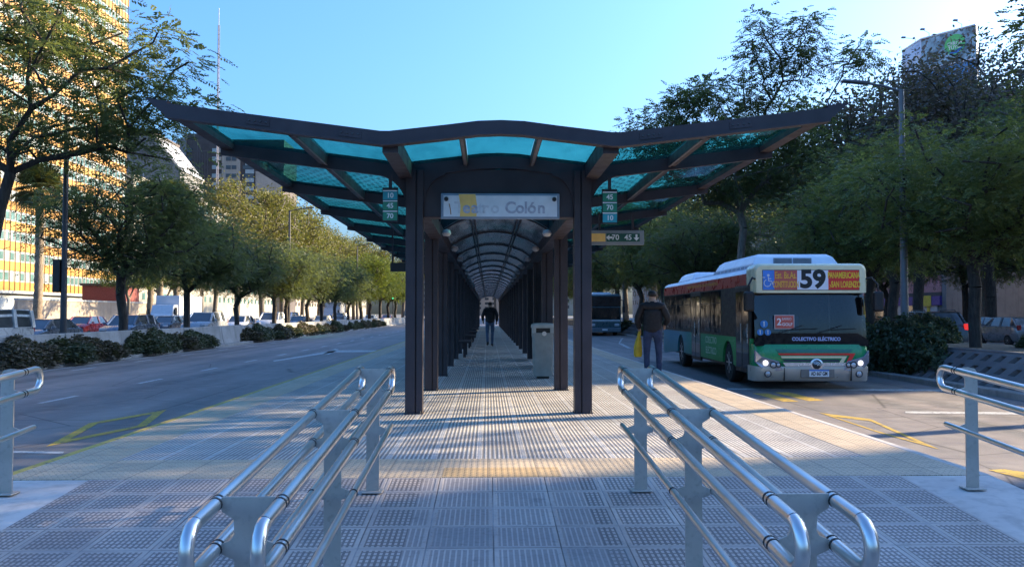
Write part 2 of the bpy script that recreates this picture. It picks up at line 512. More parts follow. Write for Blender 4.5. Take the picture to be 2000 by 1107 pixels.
for k in range(-1, 24):                                            # lane dashes on the left carriageway
    y0 = 12 + k * 4.6
    mark([(-8.45, y0), (-8.33, y0), (-8.33, y0 + 1.5), (-8.45, y0 + 1.5)], M_white_line)
    mark([(-12.3, y0 + 14), (-12.18, y0 + 14), (-12.18, y0 + 15.6), (-12.3, y0 + 15.6)], M_white_line)
    mark([(9.2, y0 + 20), (9.32, y0 + 20), (9.32, y0 + 21.5), (9.2, y0 + 21.5)], M_white_line)
mark([gp(533, 704), gp(655, 684), gp(657, 687), gp(535, 706)], M_white_line)
mark([gp(632, 690), gp(655, 681), gp(662, 682), gp(642, 692)], M_white_line)
mark([gp(655, 684), gp(740, 684), gp(740, 687), gp(657, 688)], M_white_line)
mark([gp(0, 880), gp(125, 882), gp(123, 886), gp(0, 884)], M_white_line)
mark([(-13.05, 8), (-12.93, 8), (-12.93, 120), (-13.05, 120)], M_white_line)
mark([gp(1212, 662), gp(1218, 659), gp(1211, 670), (gp(1208, 671))], M_white_line)
mark([gp(1208, 671), gp(1214, 670), gp(1233, 680), gp(1226, 680)], M_white_line)
# kerbs and the strips between the carriageways
for x0, x1 in ((-13.75, -13.3), (10.3, 10.6)):
    b = MB(); b.box(x0, x1, -40, 320, ZR - .1, ZR + .13); struct('kerb', b, M_conc, bevel=.02)
b = MB(); b.box(-16.6, -14.3, -40, 320, ZR - .1, ZR + .45); struct('planting_strip', b, M_soil)
b = MB(); b.box(-39.8, -33.2, 0, 400, ZR - .1, ZR + .14); struct('median', b, M_soil)
b = MB(); b.box(11.75, 15.5, -40, 320, ZR - .1, ZR + .75); struct('planting_strip', b, M_soil)
b = MB(); b.box(34, 50, -100, 400, ZR - .1, ZR + .14); struct('pavement', b, M_conc)
GAP0, GAP1 = 29.0, 45.5  # ends of the two added right blocks, set to let a sun beam through
# ------------------------------------------------------------------ the bus shelter
M_steel = pm('dark plum steel paint', (.044, .032, .036), .5, .0, .25, 2.5, bump=.05, bscale=60, spec=.45)
M_steel2 = pm('dark grey green steel paint', (.045, .050, .052), .5, 0, .2, 2)
M_strip = pm('aluminium strip', (.35, .35, .36), .4, .6)
def tealglass(name, frit):
    t = NT(name)
    n = t.noise(3.0, 4); X = t.xyz()
    dirt = t.rng(t.noise(2.2, 6, .7, vec=t.vmap((1, .35, 1))), .42, .72, 0, .9)
    col = t.mix(dirt, (.43, .96, .92), (.26, .70, .70))
    if frit:
        br = t.n('ShaderNodeTexBrick'); br.inputs['Scale'].default_value = 1.0
        t.set(br.inputs['Vector'], t.mix(.10, t.oc(), t.n('ShaderNodeTexNoise').outputs[1]))
        br.inputs['Brick Width'].default_value = .16; br.inputs['Row Height'].default_value = .16; br.inputs['Mortar Size'].default_value = .03
        br.inputs['Mortar Smooth'].default_value = .6
        col = t.mix(br.outputs['Fac'], col, (.20, .50, .50))
    tr = t.n('ShaderNodeBsdfTransparent'); t.set(tr.inputs[0], col)
    t.fin((.02, .10, .10), .06)
    fr = t.n('ShaderNodeFresnel'); fr.inputs[0].default_value = 1.45
    ms = t.n('ShaderNodeMixShader'); t.set(ms.inputs[0], t.mth('ADD', t.mth('MULTIPLY', fr.outputs[0], .5), .04, clamp=True))
    t.t.links.new(tr.outputs[0], ms.inputs[1]); t.t.links.new(t.b.outputs[0], ms.inputs[2]); t.t.links.new(ms.outputs[0], t.out.inputs[0])
    return t.m
M_teal = tealglass('teal roof glass', False)
M_frit = tealglass('patterned teal roof glass', True)
def vaultglass():
    t = NT('grey vault glazing'); n = t.noise(1.2, 4, vec=t.vmap((3, .5, 1)))
    t.fin(t.mix(t.rng(n, .4, .65), (.42, .44, .48), (.78, .80, .84)), t.rng(n, .3, .7, .06, .22), .25)
    tr = t.n('ShaderNodeBsdfTransparent'); tr.inputs[0].default_value = (.50, .60, .66, 1)
    ms = t.n('ShaderNodeMixShader'); t.set(ms.inputs[0], t.rng(n, .35, .65, .55, .8))
    t.t.links.new(tr.outputs[0], ms.inputs[1]); t.t.links.new(t.b.outputs[0], ms.inputs[2]); t.t.links.new(ms.outputs[0], t.out.inputs[0])
    return t.m
M_vault = vaultglass()
YF, Y1, SP, NF = 9.35, 11.27, 3.36, 24
frames = [Y1 + SP * i for i in range(NF)]
YE = frames[-1] + 1.9
SH = thing('bus_shelter', 'long dark steel bus shelter with upswept wings of teal glass on the platform', 'shelter', (CX + .04, Y1, 0))
def L(Y): return Y - Y1
KN = [(0, 3.36), (.25, 3.35), (.6, 3.305), (1.2, 3.235), (1.3, 3.235), (3.58, 3.52)]
def zt(x):
    x = abs(x)
    for (a, za), (b_, zb_) in zip(KN, KN[1:]):
        if x <= b_: return za + (zb_ - za) * (x - a) / (b_ - a)
    return 3.52 + (x - 3.58) * .125
XS = [-3.58, -2.25, -1.3, -1.2, -.6, -.25, 0, .25, .6, 1.2, 1.3, 2.25, 3.58]
def beam(name, Y, depth, th, flange, tip):
    b = MB()
    top = [(x, zt(x)) for x in XS]; bot = [(x, zt(x) - depth) for x in XS]
    if tip:
        top = [(-3.80, zt(3.80) + .03)] + top + [(3.80, zt(3.80) + .03)]
    b.prism(top + bot[::-1], 'y', L(Y) - th / 2, L(Y) + th / 2)
    if flange:                                                   # bottom flange plate following the profile
        up = [(x, zt(x) - depth - .001) for x in XS]; dn = [(x, zt(x) - depth - .022) for x in XS]
        b.prism(up + dn[::-1], 'y', L(Y) - flange / 2, L(Y) + flange / 2)
    return b.build(name, M_steel, SH)
beam('fascia_beam', YF, .135, .09, .14, True)
def column(x0, Y):
    """H section: two flanges and a web, with a smaller channel on its inner side, base plate"""
    b = MB(); s = 1 if x0 > 0 else -1
    y = L(Y); zt_ = zt(1.08) - .12
    xo, xi = x0 + s * .11, x0 - s * .11
    def bx(a, c, y0, y1, z0, z1): b.box(min(a, c), max(a, c), y0, y1, z0, z1)
    bx(xo, xo - s * .125, y - .11, y - .092, 0, zt_); bx(xo, xo - s * .125, y + .092, y + .11, 0, zt_)
    bx(xo - s * .055, xo - s * .07, y - .092, y + .092, 0, zt_)
    bx(xo - s * .140, xi, y - .10, y + .11, 0, zt_)
    bx(xo - s * .124, xo - s * .141, y - .075, y + .08, 0, zt_)
    bx(xo + s * .012, xi - s * .012, y - .125, y + .125, 0, .012)
    return b.build('column', M_steel, SH, bevel=.004)
def haunch(x0, Y):
    b = MB(); s = 1 if x0 > 0 else -1; y = L(Y)
    xo = x0 + s * .11; rad = .40; zb0 = zt(1.3) - .21
    pts = [(xo - s * .02, zb0 - rad), ]
    for k in range(9):
        a = PI / 2 * k / 8
        pts.append((xo + s * rad * (1 - math.cos(a)), zb0 - rad * (1 - math.sin(a)) + .05 * k / 8))
    pts.append((xo + s * rad, zt(xo + s * rad) - .2)); pts.append((xo - s * .02, zt(1.1) - .1))
    b.prism(pts, 'y', y - .05, y + .05)
    xi = x0 - s * .11; pts = [(xi + s * .02, zb0 - rad)]
    for k in range(9):
        a = PI / 2 * k / 8
        pts.append((xi - s * rad * .7 * (1 - math.cos(a)), zb0 - rad * (1 - math.sin(a)) + .04 * k / 8))
    pts.append((xi - s * rad * .7, zt(xi - s * rad * .7) - .2)); pts.append((xi + s * .02, zt(1.1) - .1))
    b.prism(pts, 'y', y - .05, y + .05)
    return b.build('haunch', M_steel, SH)
for i, Y in enumerate(frames):
    beam('cross_beam', Y, .20, .08, 0, False)
    for s in (-1, 1):
        column(s * 1.085, Y)
        if i < 14: haunch(s * 1.085, Y)
beam('cross_beam', YE, .165, .09, .2, False)
def purlin(x, w, d, drop, m=M_steel):
    b = MB(); z = zt(x) - drop
    if abs(x) < 3.4:
        b.box(x - w / 2, x + w / 2, L(YF) + .055, L(YE), z - d, z)
    else:                                                        # edge beam: tilted channel with a projecting gutter lip
        s = 1 if x > 0 else -1
        b.prism([(x, z), (x - s * w, z - .02), (x - s * w, z - d), (x - s * .02, z - d)], 'y', L(YF) + .05, L(YE))
        b.prism([(x, z + .002), (x + s * .20, z + .045), (x + s * .20, z + .06), (x - s * .02, z + .03)], 'y', L(YF) - .04, L(YE))
    return b.build('edge_beam' if abs(x) > 3.4 else 'purlin', m, SH)
for x, w, d, dr in ((3.57, .16, .13, .005), (2.25, .09, .14, .02), (1.20, .17, .20, .015), (.43, .06, .10, .03)):
    for s in (-1, 1): purlin(s * x, w, d, dr)
for Y in frames[:3]:                                             # anchor bolts and beam splice plates near the camera
    for s in (-1, 1):
        for dx in (-.085, .085):
            for dy in (-.115, .115):
                b = MB(); b.lathe([(.011, 0), (.011, .018), (.006, .020), (.006, .03)], s * 1.085 + dx, L(Y) + dy * 1.0, .012, 6); b.build('anchor_bolt', M_steel2, SH)
for s in (-1, 1):
    for x in (1.62, 2.6):
        b = MB(); z = zt(x); sl = .125 * .12
        b.prism([(s * (x - .12), z - .03 - sl), (s * (x + .12), z - .03 + sl), (s * (x + .12), z - .11 + sl), (s * (x - .12), z - .11 - sl)], 'y', L(YF) - .053, L(YF) - .0455); b.build('splice_plate', M_steel, SH)
        for k in range(4):
            xx = x - .09 + .06 * k
            b = MB(); b.lathe([(.001, -.010), (.010, -.008), (.011, 0)], s * xx, L(YF) - .053, zt(xx) - .07, 6, 'y'); b.build('bolt', M_steel2, SH)
for s in (-1, 1):                                                # pale strips under the purlins
    for x, w in ((2.25, .02), (.43, .035)):
        b = MB(); z = zt(x) - (.162 if x > 1 else .132); xx = s * (x - (.03 if x > 1 else 0))
        b.box(xx - w / 2, xx + w / 2, L(YF) + .12, L(YE), z - .006, z); b.build('strip', pm('grey underside strip', (.16, .15, .16), .5), SH)
bays = [YF] + frames + [YE]
strips = [(-3.42, -2.30), (-2.20, -1.285), (-1.115, -.465), (-.395, .395), (.465, 1.115), (1.285, 2.20), (2.30, 3.42)]
far = MB()
for i in range(len(bays) - 1):
    y0, y1 = L(bays[i]) + .045, L(bays[i + 1]) - .045
    for a, c in strips:
        b = MB() if i < 14 else far
        xs = [a, c] if abs(a + c) > .01 else [a, -.2, 0, .2, c]
        pts = [(x, zt(x) - .035) for x in xs] + [(x, zt(x) - .047) for x in xs[::-1]]
        b.prism(pts, 'y', y0, y1)
        if i < 14: b.build('roof_glass', M_teal if i == 0 or abs(a + c) < 1.7 else M_frit, SH)
tag(far.build('roof_glass', M_teal, SH), kind='stuff')
# inner vault over the walkway
NV = 8
def arc(dz): return [(-.92 + 1.84 * k / NV, 2.72 + .30 * math.sin(PI * k / NV) ** .8 + dz) for k in range(NV + 1)]
V0 = frames[1] + .3
b = MB(); b.prism(arc(.008) + arc(0)[::-1], 'y', L(V0), L(YE)); b.build('vault_glazing', M_vault, SH, smooth=True)
k = 0
Y = V0
while Y < YE:
    b = MB(); b.prism(arc(-.001) + arc(-.035)[::-1], 'y', L(Y) - .014, L(Y) + .014); b.build('vault_rib', M_steel, SH); Y += SP; k += 1
for x in (-.44, -.38, .38, .44):
    b = MB(); z = 2.72 + .30 * math.sin(PI * (x + .92) / 1.84) ** .8; b.box(x - .012, x + .012, L(V0), L(YE), z - .05, z - .01); b.build('vault_rail', M_steel, SH)
# dark box frame that carries the name sign, and rails over the columns
b = MB()
b.box(-.975, .975, L(Y1) - .02, L(Y1) + .20, 2.52, 3.15); b.build('sign_box', M_steel, SH, bevel=.01)
for s in (-1, 1):
    b = MB(); x = s * 1.0
    b.box(x - .10, x + .10, L(frames[0]) + .15, L(YE), 2.52, 2.72); b.build('eaves_rail', M_steel, SH)
# row of small round lamps and fittings along the eaves rail
for s in (-1, 1):
    for i in range(1, 10):
        b = MB(); y = L(frames[i]) - .8; b.lathe([(.0, 0), (.05, .01), (.075, .05), (.06, .10), (.0, .12)], s * .80, y, 2.50, 12)
        b.build('lamp_housing', pm('pale lamp housing', (.45, .45, .47), .3), SH, smooth=True)

# ------------------------------------------------------------------ signs
M_signw = pm('grey white sign face', (.74, .76, .80), .4, 0, .08, 6)
M_signframe = pm('blue grey sign frame', (.22, .28, .36), .4)
M_amber = pm('amber vinyl', (.95, .58, .17), .5, 0, .08, 9)
M_fade = pm('faded grey lettering', (.44, .44, .52), .5, 0, .3, 14)
M_fade2 = pm('very faded lettering', (.64, .65, .70), .5, 0, .1, 20)
M_black = pm('black paint', (.012, .012, .013), .4)
M_wtxt = pm('white lettering', (.78, .80, .80), .45, 0, .05)
sx0 = AT(861, 402, Y1 - .06).x; sx1 = AT(1093, 402, Y1 - .06).x; sz0 = AT(977, 428, Y1 - .06).z; sz1 = AT(977, 378, Y1 - .06).z
sw, shh = sx1 - sx0, sz1 - sz0
NS = thing('name_sign', 'faded stop name board with an amber band hung between the front columns', 'sign', ((sx0 + sx1) / 2, Y1 - .07, (sz0 + sz1) / 2))
b = MB(); b.box(-sw / 2, sw / 2, 0, .05, -shh / 2, shh / 2); b.build('sign_frame', M_signframe, NS, bevel=.012)
b = MB(); b.box(-sw / 2 + .035, sw / 2 - .035, -.006, .0, -shh / 2 + .03, shh / 2 - .03); b.build('sign_face', M_signw, NS)
b = MB(); b.add([(-.49 * sw + .27 * sw - .085, -.009, -shh / 2 + .03), (-.49 * sw + .29 * sw, -.009, -shh / 2 + .03), (-.49 * sw + .29 * sw + .005, -.009, .02), (-.49 * sw + .28 * sw, -.009, shh / 2 - .012), (-.49 * sw + .14 * sw, -.009, shh / 2 - .012), (-.49 * sw + .155 * sw, -.009, .0), (-.49 * sw + .15 * sw, -.009, -shh / 2 + .03)], [(0, 1, 2, 3, 4, 5, 6)])
b.build('amber_band', M_amber, NS)
b = MB(); b.tube([(-.43 * sw, -.008, .03), (-.42 * sw, -.008, -.04), (-.415 * sw, -.008, -.11)], .006, 5); b.build('scratch', pm('rust', (.35, .17, .07), .7), NS)
for s in (-1, 1):
    b = MB(); b.lathe([(.0, -.03), (.022, -.028), (.028, -.01), (.03, 0)], s * (sw / 2 - .07), -.006, shh / 2 - .075, 12, 'y'); b.build('bolt', M_black, NS, smooth=True)
for s, x, m_ in (('T', -.345, M_fade2), ('e', -.285, M_fade), ('a', -.215, M_fade), ('t', -.165, M_fade2), ('r', -.125, M_fade2), ('o', -.045, M_fade2), ('C', .085, M_fade), ('o', .165, M_fade), ('l', .215, M_fade), ('ó', .265, M_fade), ('n', .345, M_fade)):
    text(s, .205, m_, NS, (x * sw, -.0105 if s in 'ea' else -.008, -.025), name='lettering', off=.006, ext=.0008)
M_tealp = pm('teal panel', (.02, .30, .36), .4, 0, .1); M_greenp = pm('green panel', (.02, .22, .13), .4, 0, .1)
def route_board(px, pys, nums, label):
    Y = Y1 - .35
    p = AT(px, (pys[0] + pys[1]) / 2, Y); h = AT(px, pys[0], Y).z - AT(px, pys[1], Y).z; w = 28 / FPX * Y
    t = thing('route_board', label, 'sign', (p.x, Y, p.z))
    b = MB(); b.box(-w / 2 - .006, w / 2 + .006, .0, .04, -h / 2 - .01, h / 2 + .03); b.build('backing', M_black, t)
    for k, (s, m_) in enumerate(nums):
        z = h / 2 - h / 3 * (k + .5)
        b = MB(); b.box(-w / 2, w / 2, -.006, -.001, z - h / 6 + .004, z + h / 6 - .022); b.build('number_panel', m_, t)
        text(s, h * .22, M_wtxt, t, (0, -.008, z - .008), off=.002, ext=.0008)
        b = MB(); b.box(-w / 2, w / 2, -.005, -.001, z + h / 6 - .018, z + h / 6 - .004); b.build('stripe', M_wtxt, t)
    b = MB(); b.box(-.02, .02, .01, .03, h / 2 + .03, 3.02 - p.z); b.build('hanger', M_steel, t)
    return t
route_board(762, (371, 431), (('10', M_tealp), ('45', M_greenp), ('70', M_greenp)), 'left route number board listing 10 then 45 then 70')
route_board(1191, (374, 435), (('45', M_greenp), ('70', M_greenp), ('10', M_tealp)), 'right route number board listing 45 then 70 then 10')
# pointing sign on the right
Yd = frames[1] + .4
p0, p1 = AT(1150, 478, Yd), AT(1258, 450, Yd)
DS = thing('direction_sign', 'grey hanging sign with amber block and arrows to routes 70 and 45', 'sign', ((p0.x + p1.x) / 2, Yd, (p0.z + p1.z) / 2))
w, h = p1.x - p0.x, p1.z - p0.z
b = MB(); b.box(-w / 2, w / 2, 0, .08, -h / 2, h / 2); b.build('sign_case', pm('grey sign case', (.23, .25, .26), .45), DS, bevel=.008)
b = MB(); b.box(-w / 2 + .01, -.20 * w, -.004, 0, -h * .28, h * .28); b.build('amber_block', M_amber, DS)
b = MB(); b.box(-.18 * w, .42 * w, -.005, 0, -h * .28, h * .28); b.build('green_block', pm('deep green panel', (.015, .09, .06), .4), DS)
for s, x in (('70', -.02), ('45', .21)): text(s, h * .52, M_wtxt, DS, (x * w, -.007, 0), off=.002, ext=.0008)
def arrow(parent, x, z, s, down):
    b = MB(); P = [(-.5, 0), (0, .45), (0, .15), (.5, .15), (.5, -.15), (0, -.15), (0, -.45)]
    if down: P = [(q[1], q[0]) for q in P]
    b.prism([(x + q[0] * s, z + q[1] * s) for q in P], 'y', -.009, -.006); b.build('arrow', M_wtxt, parent)
arrow(DS, -.13 * w, 0, h * .45, False); arrow(DS, .36 * w, 0, h * .45, True)
for x in (-.3, .3):
    b = MB(); b.box(x * w - .02, x * w + .02, .02, .06, h / 2, zt(1.6) - .25 - DS.location.z); b.build('hanger', M_steel, DS)
Yh = frames[2] - .3
p0, p1 = AT(762, 530, Yh), AT(800, 513, Yh)
HS = thing('hanging_sign', 'small dark sign box seen edge on under the left wing', 'sign', ((p0.x + p1.x) / 2, Yh, (p0.z + p1.z) / 2))
w, h = p1.x - p0.x, p1.z - p0.z
b = MB(); b.box(-w / 2, w / 2, 0, .1, -h / 2, h / 2); b.build('sign_case', M_black, HS, bevel=.01)
b = MB(); b.box(-w / 2 + .03, -w / 2 + .06, .03, .06, h / 2, zt(1.7) - .27 - HS.location.z); b.build('hanger', M_steel, HS)

# ------------------------------------------------------------------ handrails
def stainless():
    t = NT('brushed stainless steel'); n = t.noise(30, 4); n2 = t.noise(3, 3)
    c = t.mix(t.rng(n2, .3, .7), (.64, .625, .60), (.78, .765, .74))
    return t.fin(c, .30, 1.0)
M_ss = stainless()
def plate():
    t = NT('dull stainless plate'); n = t.noise(5, 5); n2 = t.noise(25, 4)
    c = t.mix(t.rng(n, .3, .7), (.46, .42, .37), (.58, .53, .48)); c = t.mix(t.rng(n2, .55, .75, 0, .4), c, (.22, .19, .16))
    t.b.inputs['Specular IOR Level'].default_value = .5
    return t.fin(c, t.rng(n2, .3, .7, .38, .55), .65)
M_plate = plate()
M_rubber = pm('black rubber ring', (.02, .02, .02), .6)
PY = [6.45, 4.79, 3.12]
def railing(x, sides, ys, label, far_ext=.16, near_ext=.23):
    root = thing('handrail', label, 'handrail', (x, ys[0], rz(ys[0])), 0, 'steel handrails at the platform ramp')
    def zz(dy, h): return RAMP_S * dy + h
    top, sec, low, off, r = .882, .725, .455, .113, .0245
    far, near = far_ext, ys[-1] - ys[0] - near_ext
    rb = .055
    for y in ys:
        dy = y - ys[0]; b = MB()
        w = .047
        T = [(-w, .012), (w, .012)]
        if len(sides) == 2:
            def arm(h, hh): return [(w, h - hh), (off - r * .6, h - hh * .5), (off - r * .6, h + hh * .55), ]
            pts = [(-w, .0), (w, .0), (w, low - .035), (off - .02, low - .022), (off - .02, low + .012), (w, low + .03), (w, sec - .04), (off - .02, sec - .02), (off - .02, sec + .015), (w + .01, sec + .03), (w, sec + .05), (w + .004, top - .055), (off - .02, top - .028), (off - .02, top + .022),
                   (-off + .02, top + .022), (-off + .02, top - .028), (-w - .004, top - .055), (-w, sec + .05), (-w - .01, sec + .03), (-off + .02, sec + .015), (-off + .02, sec - .02), (-w, sec - .04), (-w, low + .03), (-off + .02, low + .012), (-off + .02, low - .022), (-w, low - .035)]
        else:
            s = sides[0]
            q = [(-w, 0), (w, 0), (w, low - .035), (off - .02, low - .022), (off - .02, low + .012), (w, low + .03), (w, sec - .04), (off - .02, sec - .02), (off - .02, sec + .015), (w, sec + .03), (w, top - .055), (off - .02, top - .028), (off - .02, top + .018), (w * .4, top + .025), (-w * .6, top + .015), (-w, top - .02)]
            pts = [(s * a, c) for a, c in q]
        b.prism(pts, 'y', dy - .006, dy + .006)
        b.v = [(a, c, d + RAMP_S * dy) for a, c, d in b.v]
        b.build('post', M_plate, root)
        b = MB(); z = RAMP_S * dy + .004; b.box(-.075, .075, dy - .06, dy + .06, z, z + .012); b.build('base_plate', M_plate, root, bevel=.004)
    for s in sides:
        b = MB(); X = s * off
        pa = []
        def pt(y, h): pa.append((X, y, zz(y, h)))
        n = 7
        zm, hr = (top + sec) / 2, (top - sec) / 2
        for k in range(n + 1):
            a = PI / 2 + PI * k / n
            pt(near + hr * math.cos(a), zm + hr * math.sin(a))
        # along the second tube to the far end, round, and back along the top
        for k in range(n + 1):
            a = -PI / 2 + PI * k / n
            pt(far + hr * math.cos(a), zm + hr * math.sin(a))
        pa.append(pa[0])
        pq = []                                                  # short steps along the straight runs
        for p_, q_ in zip(pa, pa[1:]):
            m_ = max(1, int((Vector(q_) - Vector(p_)).length / .12))
            pq += [tuple(Vector(p_).lerp(Vector(q_), i_ / m_)) for i_ in range(m_)]
        pa = pq + [pa[-1]]
        b.tube(pa, r, 14, caps=False); b.build('loop_rail', M_ss, root, smooth=True)
        b = MB(); ys_ = [near + .3 + (far - .02 - near - .3) * i_ / 30 for i_ in range(31)]
        b.tube([(X, y_, zz(y_, low)) for y_ in ys_] + [(X, far, zz(far, low)), (X, far + .012, zz(far, low))], [r * .8] * 31 + [r * .7, r * .3], 12)
        b.build('lower_rail', M_ss, root, smooth=True)
        for y in ys:
            for h in (top, sec, low):
                dy = y - ys[0]
                for e in (-.018, .018) if h != low else (0,):
                    if h == low and dy == 0: continue
                    q = .0015 if h != low else -.003
                    b = MB(); b.tube([(X, dy + e - .006, zz(dy + e - .006, h)), (X, dy + e + .006, zz(dy + e + .006, h))], (r if h != low else r * .8) + abs(q), 14)
                    b.build('joint_ring', M_rubber, root)
    return root
railing(-.843, (-1, 1), PY, 'double stainless handrail left of the tiled ramp centre')
railing(1.13, (-1, 1), PY, 'double stainless handrail right of the tiled ramp centre')
railing(-3.49, (1,), PY, 'single handrail on the pale slab at the left frame edge')
railing(3.62, (-1,), PY, 'single handrail on the pale slab at the right frame edge')

# ------------------------------------------------------------------ litter bin and info panels
M_bin = pm('grey plastic bin', (.30, .285, .25), .5, 0, .15, 5)
M_bin2 = pm('pale grey bin lid', (.42, .41, .37), .45, 0, .15, 5)
p = AT(1060, 727, 17.25)
BN = thing('litter_bin', 'grey litter bin with domed lid beside the second right column', 'bin', (p.x, p.y, 0))
def rrect(hx, hy, z, r=.06, n=4):
    out = []
    for cx, cy, a0 in ((hx - r, hy - r, 0), (-hx + r, hy - r, 90), (-hx + r, -hy + r, 180), (hx - r, -hy + r, 270)):
        for k in range(n + 1):
            a = R(a0 + 90 * k / n); out.append((cx + r * math.cos(a), cy + r * math.sin(a), z))
    return out
b = MB(); b.loft([rrect(.185, .16, .05), rrect(.19, .165, .08), rrect(.205, .175, .80), rrect(.215, .18, .84), rrect(.215, .18, .90)]); b.build('bin_body', M_bin, BN, smooth=True)
b = MB(); b.loft([rrect(.225, .19, .995), rrect(.23, .195, 1.01), rrect(.225, .19, 1.06), rrect(.18, .15, 1.085), rrect(.10, .08, 1.09)]); b.build('lid', M_bin2, BN, smooth=True)
b = MB(); b.box(-.21, -.14, -.17, .17, .895, 1.0); b.box(.14, .21, -.17, .17, .895, 1.0); b.box(-.14, .14, .05, .17, .895, 1.0); b.build('hood', M_bin2, BN)
b = MB(); b.box(-.139, .139, -.12, .049, .90, .99); b.build('opening', M_black, BN)
b = MB(); b.lathe([(.045, 0), (.04, .01), (.0, .012)], .02, -.188, .885, 12, 'y'); b.build('ashtray', M_ss, BN)
b = MB(); b.box(-.12, .12, -.1, .1, 0, .05); b.build('foot', M_black, BN)
M_pgreen = pm('green glass edge', (.10, .19, .16), .2, 0, .2, 3)
for k, (px, Y, hgt, lab) in enumerate(((1066, 20.6, 2.2, 'tall grey green information panel just behind the litter bin'), (1052, 24.0, 2.25, 'second tall information panel farther along the right columns'))):
    X = AT(px, 612, Y).x
    t = thing('information_panel', lab, 'panel', (X, Y, 0))
    b = MB(); b.box(-.03, .03, -.5, .5, .25, hgt); b.build('glass_panel', M_pgreen, t, bevel=.005)
    for y in (-.5, .5):
        b = MB(); b.box(-.04, .04, y - .03, y + .03, 0, hgt + .05); b.build('post', pm('olive frame', (.12, .13, .09), .5), t)
# benches along the walkway, dark between the columns
for k, i in enumerate((4, 6, 8, 10)):
    t = thing('bench', ('nearest', 'second', 'third', 'farthest')[k] + ' dark bench along the left columns of the walkway', 'bench', (CX - .78, frames[i] + 1.6, 0), 0, 'walkway benches')
    b = MB(); b.box(-.2, .2, -1.0, 1.0, .42, .47); b.build('seat', M_steel, t)
    for y in (-.8, .8):
        b = MB(); b.box(-.04, .04, y - .03, y + .03, 0, .42); b.build('leg', M_steel, t)

# ------------------------------------------------------------------ people
M_skin = pm('skin', (.42, .26, .18), .55, 0, .08)
M_hair = pm('dark hair', (.018, .014, .012), .6, 0, .3, 40)
M_jean = pm('blue jeans', (.030, .045, .095), .85, 0, .3, 9, bump=.3, bscale=30)
M_jean2 = pm('washed blue jeans', (.075, .12, .20), .85, 0, .3, 9, bump=.3, bscale=30)
M_coat = pm('black quilted jacket', (.011, .010, .012), .7, 0, .3, 8, bump=.5, bscale=14)
M_shoe = pm('dark shoes', (.03, .028, .027), .6)
def skinned(name, pts, edges, radii, m, parent, root=0, sub=2):
    me = bpy.data.meshes.new(name); me.from_pydata(pts, edges, [])
    o = bpy.data.objects.new(name, me); COL.objects.link(o)
    sk = o.modifiers.new('skin', 'SKIN'); sk.use_smooth_shade = True
    if not me.skin_vertices: bpy.ops.object.select_all(action='DESELECT')
    lay = me.skin_vertices[0].data if me.skin_vertices else None
    if lay is None:
        bm = bmesh.new(); bm.from_mesh(me); bm.verts.layers.skin.verify(); bm.to_mesh(me); bm.free(); lay = me.skin_vertices[0].data
    for i, r_ in enumerate(radii):
        lay[i].radius = (r_, r_) if not isinstance(r_, tuple) else r_
        lay[i].use_root = (i == root)
    ss = o.modifiers.new('sub', 'SUBSURF'); ss.levels = sub; ss.render_levels = sub
    bpy.context.view_layer.update()
    dg = bpy.context.evaluated_depsgraph_get()
    nm = bpy.data.meshes.new_from_object(o.evaluated_get(dg))
    bpy.data.objects.remove(o)
    nm.materials.clear(); nm.polygons.foreach_set('use_smooth', [True] * len(nm.polygons))
    return link(name, nm, m, parent)
